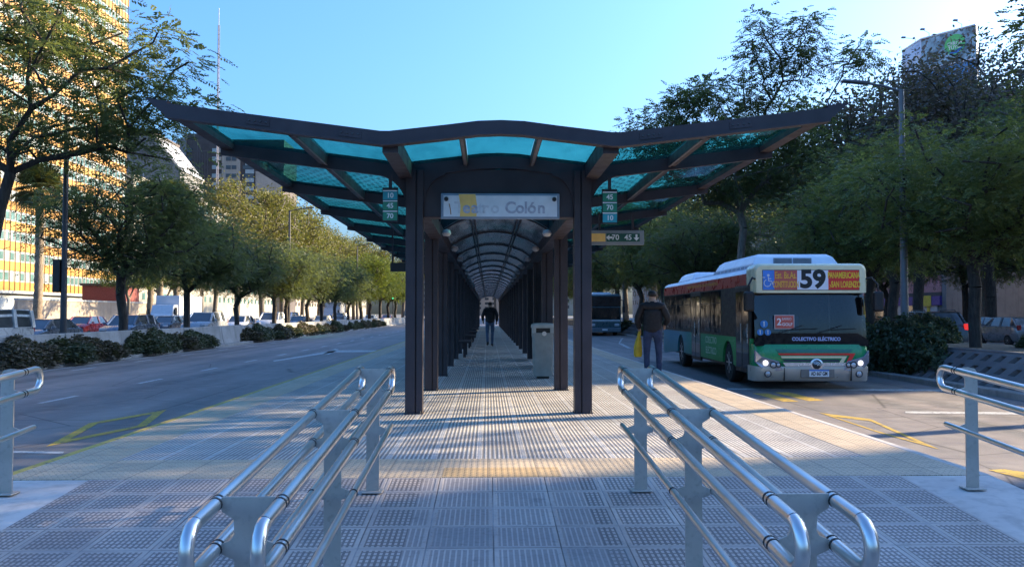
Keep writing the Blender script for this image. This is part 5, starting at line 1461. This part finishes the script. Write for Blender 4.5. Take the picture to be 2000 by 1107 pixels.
# trees closing the far end of the avenue
for i, (X, Y, s) in enumerate(((-20, 205, 1.3), (-8, 215, 1.25), (2, 230, 1.1), (13, 205, 1.3), (24, 190, 1.3), (-33, 215, 1.4), (36, 170, 1.3))):
    tree(('umbrella', 'umbrella_b')[i % 2], 'far tree closing the end of the avenue, %s from the left' % ['second', 'third', 'fourth', 'fifth', 'sixth', 'first', 'seventh'][i], X, Y, i * .9, s, group='far trees at the end of the avenue')
# bushes ---------------------------------------------------------------------
def bush_proto(key, seed, hx, hy, hz, n, leaf):
    r_ = np.random.RandomState(seed)
    v = r_.normal(size=(n, 3)); v /= np.linalg.norm(v, axis=1)[:, None]; v[:, 2] = np.abs(v[:, 2])
    th = np.arctan2(v[:, 1], v[:, 0]); lump = 1 + .16 * np.sin(3 * th + seed) * (1 - v[:, 2]) + .12 * np.sin(5 * v[:, 0] + 4 * v[:, 1] + 3 * v[:, 2] + seed) + .08 * np.sin(11 * v[:, 0] - 9 * v[:, 1] + 7 * v[:, 2])
    P = v * (r_.uniform(.55, 1.02, (n, 1)) ** .45) * lump[:, None] * np.array((hx, hy, hz))
    P += r_.normal(size=P.shape) * .035
    LV, LF = leaves_np(P, r_, .13, .6, .2)
    tv = [(0, 0, 0), (0, 0, hz * .5)]; cs = [np.array((r_.uniform(-.5, .5) * hx, r_.uniform(-.6, .6) * hy, hz * r_.uniform(.5, .8))) for _ in range(24)]
    V, F = skeleton(r_, tv, cs, .04, .01, 0, .4, .05)
    PROTO[key] = (V, F, LV, LF, leaf, M_bark)
bush_proto('bush', 81, .85, 2.1, 1.15, 11000, L_bush); bush_proto('bush_b', 86, .80, 1.5, 1.0, 9000, L_bush)
def bush(key, label, X, Y, rot=0, s=1.0, sz=None, z=None, group=None, leaf=None):
    t = tree(key, label, X, Y, rot, s, sz, group, ZR + .1 if z is None else z, leaf, 'bush', 'bush')
    for ch in KIDS.get(t.name, []): ch.name = 'stems' if ch.name.startswith('trunk') else 'foliage'
    return t
gB = 'bushes spilling over the left barrier'
L_bush2 = leafmat('brownish bush foliage', ((.065, .058, .038), (.09, .08, .048), (.13, .09, .06)), .15, 1.2)
r9 = random.Random(3)
BYS = [14.5, 17.2, 19.8, 22.4, 26.2, 28.6, 30.2, 34.8, 36.8, 39.2, 41.0, 50.6, 52.8, 55.4, 58.0, 60.8, 65.6, 68.6, 71.8, 75.0, 78.6, 82.0, 88, 92, 96.5, 101, 106, 111]
NTH = ORD + ['fifteenth', 'sixteenth', 'seventeenth', 'eighteenth', 'nineteenth', 'twentieth'] + ['twenty ' + w_ for w_ in ORD[:9]]
for i, Yb in enumerate(BYS):
    bush(('bush', 'bush_b')[i % 2], 'dark bush draped over the left concrete barrier, %s from the near end' % NTH[i], -13.85 + r9.uniform(-.1, .1), Yb, i * PI + r9.uniform(-.15, .15), .95 + r9.uniform(-.05, .15), (.48 if i < 4 else .64) + r9.uniform(-.10, .10), ZR + .12, gB, L_bush2 if i % 5 in (1, 4) else None)
gQ = 'bushes on the right bank'
L_bush3 = leafmat('deep green shrub foliage', ((.035, .058, .032), (.056, .082, .04), (.08, .10, .055)), .15, 1.2)
for i, (X, Y, s, sz) in enumerate(((11.2, 23.4, .95, 1.15), (11.3, 25.8, 1.0, 1.2), (11.4, 31, 1.0, .9), (11.5, 36, 1.0, .9), (11.5, 42, 1.0, .9), (11.5, 50, 1.1, .9), (11.5, 60, 1.1, .9), (11.5, 72, 1.2, .9), (14.5, 28.5, .8, .7), (15.0, 22.6, .8, .5))):
    bush(('bush', 'bush_b')[i % 2], 'dark green shrub on the right bank, %s' % ('large one just right of the bus', 'large one behind the bus corner', 'first behind the bus', 'second behind the bus', 'third behind the bus', 'fourth behind the bus', 'near the coach', 'beyond the coach', 'behind the bank top by the lamp post', 'low one under the right edge tree')[i], X, Y, i * 1.57 * 2, s, sz, ZR + .1 if i < 8 else ZR + .75, gQ, L_bush3)

# ------------------------------------------------------------------ barrier walls
def wallmat():
    t = NT('stained concrete wall'); n = t.noise(.9, 6, .6); n2 = t.noise(9, 5)
    c = t.mix(t.rng(n, .32, .68), (.23, .225, .21), (.36, .35, .335)); X = t.xyz()
    dr = t.noise(1.0, 4, vec=t.vmap((1.5, 1.5, .10))); c = t.mix(t.rng(dr, .50, .75, 0, .65), c, (.10, .095, .085))
    c = t.mix(t.rng(n2, .55, .75, 0, .35), c, (.13, .125, .115))
    t.bump(n2, .3, .01); return t.fin(c, .88)
M_wall = wallmat()
gW = 'precast concrete barrier sections'
BW = thing('concrete_barrier', 'long stained concrete barrier wall of sloped panels along the left busway', 'wall', (-14.05, 20, ZR))
k = 0
y = -2.0
while y < 130:
    b = MB(); Lp = 5.6
    b.prism([(-.25, .0), (.32, .0), (.20, .35), (.10, 1.02), (-.22, 1.02)], 'y', y, y + Lp - .04); b.build('panel', M_wall, BW, bevel=.02); y += Lp; k += 1
def bankmat():
    t = NT('pierced concrete bank'); X = t.xyz()
    u = t.mth('FRACT', t.mth('DIVIDE', X[1], .55)); v = t.mth('FRACT', t.mth('ADD', t.mth('DIVIDE', X[2], .32), t.mth('MULTIPLY', t.mth('FLOOR', t.mth('DIVIDE', X[1], .55)), .5)))
    n = t.noise(1.2, 6)
    c = t.mix(t.rng(n, .35, .65), (.11, .105, .105), (.19, .18, .175)); t.bump(t.noise(10, 4), .4, .02)
    return t.fin(c, .9)
M_bank = bankmat()
# sloped bank made of blocks with planting holes
BK = thing('planted_bank', 'sloping grey concrete bank with rows of planting holes along the right busway', 'wall', (10.65, 10, ZR))
b = MB()
for i in range(0, 150):
    y0 = i * .55 - 3
    for j in range(3):
        off = .0 if i % 2 else .17
        x0 = .05 + j * .34; z0 = .05 + j * .24
        # a block face with a recessed pocket
        def Pp(u, v, d=0): return (x0 + v * .34 + d * .5, y0 + u * .55, z0 + v * .24 - d * .7 + (off * .25 if False else 0))
        o4 = [(0, 0), (1, 0), (1, 1), (0, 1)]; h4 = [(.25, .25), (.75, .25), (.7, .8), (.3, .8)]
        vs = [Pp(*q) for q in o4] + [Pp(*q) for q in h4] + [Pp(*q, .22) for q in h4]
        b.add(vs, [(0, 1, 5, 4), (1, 2, 6, 5), (2, 3, 7, 6), (3, 0, 4, 7), (4, 5, 9, 8), (5, 6, 10, 9), (6, 7, 11, 10), (7, 4, 8, 11), (8, 9, 10, 11)])
b.build('block_face', M_bank, BK)
b = MB(); b.box(1.07, 1.25, -3, 79.5, .0, .82); b.build('coping', M_bank, BK, bevel=.02)

# ------------------------------------------------------------------ lamp posts, traffic light
M_pole = pm('grey lamp pole', (.15, .155, .165), .5, .2, .15, 2)
M_pole_d = pm('dark lamp pole', (.05, .05, .055), .5, .2, .15, 2)
def lamp(label, X, Y, H, armx, box=None, m=M_pole, group='street lamps'):
    t = thing('street_lamp', label, 'street lamp', (X, Y, ZR + .1), 0, group)
    b = MB(); b.tube([(0, 0, 0), (0, 0, .9), (0, 0, .92), (0, 0, H)], [.15, .14, .115, .075], 14); b.build('pole', m, t, smooth=True)
    s = 1 if armx > 0 else -1
    b = MB(); b.tube([(0, 0, H - .05), (armx * .3, 0, H + .10), (armx * .6, 0, H + .18)], .035, 8); a_ = b.build('arm', m, t, smooth=True)
    b = MB(); b.loft([[(armx * .55, -.10, H + .14), (armx * .55, .10, H + .14), (armx * .55, .10, H + .22), (armx * .55, -.10, H + .22)], [(armx, -.13, H + .22), (armx, .13, H + .22), (armx, .10, H + .27), (armx, -.10, H + .27)]]); b.build('lamp_head', m, a_)
    if box:
        b = MB(); b.box(-.36, -.10, -.15, .15, box[0], box[1]); b.box(-.12, .02, -.03, .03, box[0] + .1, box[0] + .14); b.box(-.12, .02, -.03, .03, box[1] - .14, box[1] - .1); b.build('control_box', M_dark, t, bevel=.02)
    return t
YLP = XW(124, XT)
lamp('dark lamp post with a black box on it near the left edge', XT, YLP, 8.9, 1.9, (2.35, 3.55), M_pole_d)
lamp('slim lamp post rising over the olive trees left of the shelter', XT, XW(564, XT), 9.6, 1.9, None, M_pole_d)
lamp('farther lamp post behind the bright green trees', XT, XW(697, XT), 9.6, 1.9, None, M_pole_d)
lamp('grey lamp post right of the bus with its arm reaching left', 12.05, XW(1767, 12.05), 8.1, -1.75, None, M_pole)
lamp('distant lamp post on the right strip near the coach', 12.2, 78, 8.1, -1.75, None, M_pole)
tl = thing('traffic_light', 'small traffic light at the far end of the left busway', 'traffic light', (-13.9, 128, ZR))
b = MB(); b.tube([(0, 0, 0), (0, 0, 5.0)], .08, 10); b.build('pole', M_pole_d, tl)
b = MB(); b.box(-.28, .28, -.2, .1, 3.6, 5.0); b.build('housing', M_dark, tl, bevel=.04)
for i, (c, e) in enumerate((((.3, .02, .02), 0), ((.35, .2, .02), 0), ((.05, 1.0, .45), .5))):
    b = MB(); b.lathe([(.001, -.02), (.14, -.01), (.15, .01)], 0, -.2, 4.75 - i * .42, 12, 'y'); b.build('lens', emis('green signal', c, e) if e else pm('dull lens %d' % i, sc(c, .3), .3), tl)

# ------------------------------------------------------------------ buildings
def ob_mat(name, c, rough=.5, var=.08): return pm(name, c, rough, 0, var, .35)
M_or = ob_mat('orange spandrel', (.47, .245, .05)); M_or2 = ob_mat('deep orange spandrel', (.42, .205, .04))
M_offw = ob_mat('white window frame', (.42, .44, .43)); M_mull = ob_mat('bronze mullion', (.10, .065, .03))
M_tealwin = pm('teal window glass', (.085, .17, .16), .12, 0, .35, .5, spec=.6); M_blind = pm('pale blinds behind glass', (.32, .36, .35), .35, 0, .15, .5)
M_lime = concrete('cream limestone', (.27, .25, .20), (.36, .33, .27), .12)
M_grey_c = concrete('grey stained render', (.155, .15, .145), (.23, .22, .21), .10)
M_brown = concrete('brown cladding', (.07, .055, .05), (.11, .09, .08), .15)
M_beige = concrete('beige render', (.34, .28, .22), (.42, .35, .28), .12)
OX = -78.0; OY0, OY1 = 96.0, XW(243, -78.0)
OB = thing('office_tower', 'tall orange and white office tower with ribbon windows at the left edge', 'building', (OX, OY0, 0))
OL = OY1 - OY0
FH, BAY = 3.3, 1.6; NFL = 24; z0 = 5.0
b = MB(); b.box(-22, -.30, 0, OL - .01, ZR - .3, z0 + NFL * FH + 1); b.build('wall', M_offw, OB)
for f in range(NFL):
    z = z0 + f * FH
    b = MB(); b.box(-.299, .0, .0, OL, z, z + 1.5); b.build('spandrel_panel', M_or if f % 2 else M_or2, OB)
b = MB(); nb = int(OL / BAY)
for i in range(nb + 1):
    y = i * BAY; b.box(.001, .10, y - .05, y + .05, z0, z0 + NFL * FH); 
b.build('mullion', M_mull, OB)
def win(b, f, i, rnd):
    z = z0 + f * FH + 1.5; y = i * BAY
    b.cur = 0; b.box(-.299, -.12, y + .055, y + BAY - .055, z, z + FH - 1.5)
    kinds = rnd.random()
    b.cur = 1 if kinds < .72 else 2
    b.box(-.119, -.10, y + .25, y + BAY - .62, z + .22, z + 1.46)
    b.cur = 1 if kinds < .8 else 2
    b.box(-.119, -.10, y + BAY - .56, y + BAY - .22, z + .22, z + 1.46)
rnd = random.Random(5); stuff = MB(); n_ind = 0
ib0 = int((XW(0, OX) - OY0) / BAY) - 1
for f in range(NFL):
    for i in range(nb):
        if f < 6 and ib0 <= i < ib0 + 16:
            b = MB(); win(b, f, i, rnd); b.build('window', [M_offw, M_tealwin, M_blind], OB)
        else: win(stuff, f, i, rnd)
tag(stuff.build('window', [M_offw, M_tealwin, M_blind], OB), kind='stuff')
b = MB(); b.box(-20, .6, -.5, OL + .05, z0 - .45, z0 - .01); b.build('canopy_slab', M_offw, OB)
b = MB(); b.box(-4, -.5, 6, OL - 2, ZR, z0 - .46)
b.build('ground_floor', pm('dark shopfront glass', (.03, .032, .035), .2), OB)
def simple_building(name, label, cat, x0, x1, y0, y1, h, m, face, floors=0, bays=0, wm=None, fw=.62, fhh=.55, roofm=None, group=None, z0_=3.5):
    """walls, a parapet roof and window openings on the face towards the avenue ('x' side) and towards us"""
    t = thing(name, label, cat, ((x0 + x1) / 2, y0, 0), 0, group)
    cx = (x0 + x1) / 2; w = (x1 - x0) / 2; d = y1 - y0
    b = MB(); b.box(-w, w, 0, d, ZR - .3, h); b.build('wall', m, t)
    b = MB(); b.box(-w - .3, w + .3, -.3, d + .3, h, h + .9); b.build('roof', roofm or m, t)
    if floors:
        fh = (h - z0_) / floors; wx = w if face > 0 else -w
        cnt = 0; st = MB()
        nb1 = max(1, int(d / bays)); nb2 = max(1, int(2 * w / bays))
        for f in range(floors):
            z = z0_ + f * fh + fh * (1 - fhh) * .6
            for i in range(nb1):
                y = (i + .5) * d / nb1; hw_ = d / nb1 * fw / 2
                q = MB() if cnt < 95 else st; cnt += 1
                q.box(wx - .01 * face if face > 0 else wx - .05, wx + .05 if face > 0 else wx + .01, y - hw_, y + hw_, z, z + fh * fhh)
                if q is not st: q.build('window', wm or M_tealwin, t)
            for i in range(nb2):
                x = -w + (i + .5) * 2 * w / nb2; hw_ = w / nb2 * fw
                st.box(x - hw_, x + hw_, -.05, .01, z, z + fh * fhh)
        if st.v: tag(st.build('window', wm or M_tealwin, t), kind='stuff')
    return t
simple_building('apartment_block', 'cream stone building half hidden behind the palms and olive trees', 'building', -105, -78, 193, 318, 31, M_lime, 1, 9, 4.2, M_tealwin, .4, .5)
M_dwin = pm('dark distant windows', (.05, .055, .06), .2, 0, .3, .3)
# dark tower with a slanted sunlit side
TW = thing('slant_roof_building', 'dark grey building with a slanted pale side left of the shelter', 'building', (-95, 262, 0))
pA, pB = AT(240, 268, 262), AT(298, 266, 262); pC, pD = AT(352, 332, 262), AT(300, 340, 262)
xL, xR, xS = AT(215, 268, 262).x + 95, pB.x + 95, pC.x + 95
b = MB(); b.prism([(xL, ZR), (xS, ZR), (xS, pC.z), (xR, pB.z), (xL, pB.z)], 'y', 0, 22); b.build('wall', M_grey_c, TW)
b = MB(); b.prism([(xR - .4, pB.z + .02), (xS, pC.z + .05), (xS + .4, pC.z - .1), (xR, pB.z + .7)], 'y', .6, 21.5); b.build('slanted_side', pm('pale slanted roofing', (.45, .44, .44), .4, 0, .06, .2), TW)
b = MB(); b.box(xL, xR + .3, -.25, 22.2, pB.z + .72, pB.z + 1.5); b.build('roof', M_brown, TW)
b = MB()
for x, z, w_, h_ in ((xR - 2.6, pB.z - 5, 1.3, 1.9),): b.box(x - w_, x + w_, -.12, 0, z - h_, z + h_)
b.build('patch', pm('rough plaster patch', (.13, .12, .115), .9), TW)
for x, z in ((xR - 4, pB.z - 13), (xR + 2, pB.z - 13)):
    b = MB(); b.box(x - 1.6, x + 1.6, -.14, 0, z - .2, z + .2); b.box(x + 1.3, x + 1.6, -.14, 0, z, z + 2); b.build('bracket', pm('pale brackets', (.4, .4, .4), .6), TW)
# brown and beige tower
YB_ = 330
q0, q1 = AT(347, 272, YB_), AT(555, 272, YB_)
BT = thing('brown_tower', 'brown and beige tower block with glazed stair strips behind the shelter wing', 'building', (q0.x, YB_, 0))
wid = q1.x - q0.x; hh = q0.z
def fx(px): return AT(px, 300, YB_).x - q0.x
def fz(py): return AT(450, py, YB_).z
b = MB(); b.box(0, wid, 0, 22, ZR, hh); b.build('wall', M_brown, BT)
b = MB(); b.box(0, fx(364), -.4, -.01, ZR, hh + .2); b.build('grey_end_wall', M_grey_c, BT)
b = MB(); b.box(fx(434), fx(470), -.4, -.01, ZR, hh - 3); b.build('beige_wall', M_beige, BT)
b = MB(); b.box(fx(500), wid, -.4, -.01, ZR, fz(335)); b.build('beige_wall', M_beige, BT)
for k in range(9):
    z = hh - 5 - k * 3.2
    for a, c, m_ in ((415, 423, M_blind), (423.5, 433, M_beige), (475, 497, M_dwin), (366, 376, M_dwin), (480, 497, M_blind)):
        if m_ is M_blind and a == 480: z2 = z + 1.6
        else: z2 = z
        b = MB(); b.box(fx(a), fx(c), -.45 - (.06 if a == 480 else 0), -.01, z2, z2 + 1.5); b.build('window', m_, BT)
    for x in (447, 458):
        b = MB(); b.box(fx(x) - .9, fx(x) + .9, -.5, -.401, z, z + 1.5); b.build('window', M_dwin, BT)
b = MB()
r7 = random.Random(2)
for k in range(7): b.box(fx(378 + k * 5), fx(378 + k * 5) + .25, -2.2, -2.0, hh - 32, hh - 2 - r7.random() * 5)
for k in range(10): b.box(fx(377), fx(411), -2.2, -2.0, hh - 5 - k * 3, hh - 4.75 - k * 3)
b.build('scaffold', pm('scaffold', (.10, .08, .08), .8), BT)
b = MB(); b.box(fx(352), fx(420), 4, 18, hh, hh + 3); b.build('roof_hut', M_brown, BT)
pm0, pm1 = AT(424, 345, 300), AT(425, 50, 300)
AM = thing('radio_mast', 'thin red and white radio mast rising above the brown tower', 'mast', (pm0.x, 300, 0))
b = MB(); mz = pm1.z
for k in range(3):
    a = 2 * PI * k / 3; b.tube([(.40 * math.cos(a), .40 * math.sin(a), 0), (.28 * math.cos(a), .28 * math.sin(a), mz)], .13, 5)
for k in range(60):
    z = mz * k / 60; b.box(-.3, .3, -.06, .06, z, z + .18)
b.build('lattice', pm('mast paint', (.30, .28, .30), .5), AM)
b = MB(); b.tube([(0, 0, mz), (0, 0, mz + 6)], .10, 6); b.build('tip', M_pole, AM)
# street level at the foot of the orange tower
t = thing('boundary_wall', 'long tan wall at the foot of the orange tower', 'wall', (-60, 112, 0))
b = MB(); b.box(0, .4, 0, 68, ZR, 3.0); b.build('wall', M_beige, t)
b = MB(); b.box(-.1, .5, 0, 68, 3.0, 3.25); b.build('coping', M_offw, t)
t = thing('red_kiosk', 'small dark red block standing behind the tan wall', 'building', (-66, 150, 0))
b = MB(); b.box(-3, 3, 0, 9, ZR, 6.0); b.build('wall', pm('dark red render', (.22, .06, .05), .8), t)
b = MB(); b.box(-3.3, 3.3, -.3, 9.3, 6.0, 6.4); b.build('roof', M_brown, t)
# distant blocks along the left and closing the far end
for i, (x0, x1, y0, y1, h, m_) in enumerate(((-104, -80, 345, 420, 30, M_beige), (-104, -78, 430, 560, 38, M_lime), (-60, -20, 620, 640, 40, M_grey_c), (-15, 30, 650, 670, 34, M_beige), (35, 80, 600, 620, 42, M_lime))):
    simple_building('apartment_block', ('beige block far along the left avenue', 'cream block farthest along the left avenue', 'grey block at the far end left of the axis', 'beige block closing the far end of the avenue', 'cream block at the far end right of the axis')[i], 'building', x0, x1, y0, y1, h, m_, 1, 9, 5.5, M_dwin, .5, .5)
# the row across the avenue on the right (first two blocks: added out of view, sized to shade the street)
BH = 35
simple_building('apartment_block', 'added grey block out of view on the right, shading the street near the camera', 'building', 58, 78, -14, GAP0, BH, M_grey_c, -1, 10, 3.6, M_dwin, .45, .5)
simple_building('apartment_block', 'added beige block out of view on the right, shading the street before the billboard building', 'building', 58, 80, GAP1, 87, BH, M_beige, -1, 10, 3.6, M_dwin, .45, .5)
RB = simple_building('shop_building', 'grey corner building with shops below and billboard on its roof', 'building', 55, 102, 103, 131, 27.5, M_grey_c, -1, 8, 4.0, M_dwin, .45, .5, None, None, 6.0)
simple_building('apartment_block', 'dark grey row of blocks beyond the side street on the right', 'building', 55, 80, 176, 330, 30, M_grey_c, -1, 8, 4.5, M_dwin, .45, .5)
wx = -23.5
b = MB(); b.box(wx - .10, wx, 1, 27, 3.9, 5.9); b.build('pink_panel', pm('pink render', (.42, .20, .19), .8), RB)
b = MB(); b.box(wx - .30, wx, 1, 27, 2.3, 3.4); b.build('purple_fascia', pm('purple sign band', (.075, .035, .21), .5), RB)
b = MB(); b.box(wx - .18, wx, 1, 27, 3.4, 3.88); b.build('brown_band', M_brown, RB)
for k in range(5):
    y = 2 + k * 4.6
    b = MB(); b.box(wx - .12, wx, y, y + 3.6, ZR, 2.28); b.build('shopfront', M_glass if k % 2 else pm('pale shopfront', (.4, .42, .45), .4), RB)
for k in (0, 2, 4):
    b = MB(); b.box(wx - .36, wx - .301, 3 + k * 4.6, 6 + k * 4.6, 2.2, 3.5); b.build('yellow_sign', pm('yellow shop sign', (.65, .45, .04), .5), RB)
    b = MB(); b.box(wx - .2, wx - .13, 3.6 + k * 4.6, 4.3 + k * 4.6, ZR, 2.2); b.build('yellow_door_frame', pm('yellow shop sign', (.65, .45, .04), .5), RB)
b = MB(); b.box(wx - .36, wx - .301, 22, 24.5, 2.3, 3.4); b.build('red_sign', M_dr, RB)
b = MB(); b.box(wx - .35, wx + .0, -.4, 28.4, 26.0, 28.6); b.build('blue_parapet', pm('blue parapet', (.06, .24, .50), .5), RB)
# billboard: two faces meeting at a corner above the roof
cB = AT(1806, 100, 108.0); cB.x = 57.0; cB.y = XW(1808, 57.0)
e1 = Vector((57.0, XW(1770, 57.0))); e2 = Vector((61.0, XW(1917, 61.0)))
zt_, zb_ = AT(1808, 78, cB.y).z, AT(1808, 140, cB.y).z
BBD = thing('billboard', 'two sided rooftop billboard with a blue face and a green speech bubble', 'billboard', (57.0, cB.y, 0))
def bb_local(v): return Vector((v.x - 57.0, v.y - cB.y, 0))
A_, C_, E_ = bb_local(e1), Vector((0, 0, 0)), bb_local(e2)
M_bb1 = pm('blue printed face', (.46, .62, .92), .5, 0, .25, .25)
def bbphoto():
    t = NT('printed scene'); n = t.noise(.55, 5, .6); n2 = t.noise(1.6, 4); X = t.xyz()
    c = t.mix(t.rng(n, .38, .6), (.10, .19, .23), (.38, .60, .72)); c = t.mix(t.rng(n2, .52, .6), c, (.10, .085, .075))
    return t.fin(c, .5)
def slab(n_, p, q, za, zb2, th, m, off=0.0):
    d = (q - p).normalized(); nn = Vector((d.y, -d.x, 0))
    if nn.y > 0 : nn = -nn
    b = MB(); P = [p + nn * off, q + nn * off, q + nn * (off - th), p + nn * (off - th)]
    b.add([(v.x, v.y, za) for v in P] + [(v.x, v.y, zb2) for v in P], [(0, 3, 2, 1), (4, 5, 6, 7), (0, 1, 5, 4), (1, 2, 6, 5), (2, 3, 7, 6), (3, 0, 4, 7)])
    o = b.build(n_, m, BBD); return o, d, nn
o1, d1, n1 = slab('blue_face', A_, C_, zb_ - .8, zt_, .4, M_bb1)
o2, d2, n2_ = slab('photo_face', C_, E_, zb_ + .2, zt_ + .0, .4, bbphoto())
slab('top_rail', A_, C_, zt_ + .03, zt_ + .18, .3, M_broof, .1); slab('top_rail', C_, E_, zt_ + .03, zt_ + .18, .3, M_broof, .1); slab('lower_rail', C_, E_, zb_ + .02, zb_ + .17, .5, M_broof, .15)
slab('blue_base', C_, E_, 28.41, zb_ + .0, .3, pm('blue parapet', (.06, .24, .50), .5), -.02); slab('blue_base', A_, C_, 28.41, zb_ - .82, .3, pm('blue parapet', (.06, .24, .50), .5), -.02)
W2 = (E_ - C_).length; W1 = (C_ - A_).length
def face_rot(d): return (R(90), 0, math.atan2(d.y, d.x))
mid = C_ + d2 * W2 * .62 + n2_ * .06; zc = (zt_ + zb_) / 2 + .35
b = MB(); b.lathe([(.001, 0), (W2 * .185, 0), (W2 * .185, .02)], 0, 0, 0, 28, 'y'); bu = b.build('green_bubble', pm('bubble green', (.12, .60, .18), .5), BBD, loc=(mid.x, mid.y, zc), rot=(0, 0, math.atan2(d2.y, d2.x)))
b = MB(); b.prism([(-W2 * .15, -W2 * .07), (-W2 * .21, -W2 * .09), (-W2 * .11, -W2 * .12)], 'y', 0, .02); b.build('bubble_tail', pm('bubble green', (.06, .33, .10), .5), bu)
b = MB(); b.prism([(W2 * .166 * math.cos(R(a)), W2 * .166 * math.sin(R(a))) for a in range(-130, -25, 8)], 'y', -.012, -.002); b.build('bubble_blue_edge', pm('bubble blue', (.02, .19, .55), .5), bu)
text('CERCA', W2 * .085, M_wtxt, bu, (0, -.02, W2 * .02), off=.012, ext=.002); text('TUYO', W2 * .085, M_wtxt, bu, (0, -.02, -W2 * .055), off=.012, ext=.002)
m1_ = A_ + d1 * W1 * .5 + n1 * .05
text('Entre Ríos', W1 * .22, M_wtxt, BBD, (m1_.x, m1_.y, (zt_ + zb_) / 2 + .1), face_rot(d1), shear=.35, ext=.01, off=.01)
for f_, base, n_ in ((.35, C_ + d2 * W2 * .15, n2_), (.0, C_ + d2 * W2 * .75, n2_), (.5, A_ + d1 * W1 * .7, n1)):
    b = MB(); p_ = base; q_ = base + n_ * 1.6
    b.tube([(p_.x, p_.y, zt_ + .1), (p_.x, p_.y, zt_ + .6), (q_.x, q_.y, zt_ + .75)], .04, 6); b.box(q_.x - .25, q_.x + .25, q_.y - .15, q_.y + .15, zt_ + .68, zt_ + .88); b.build('floodlight', M_pole, BBD)
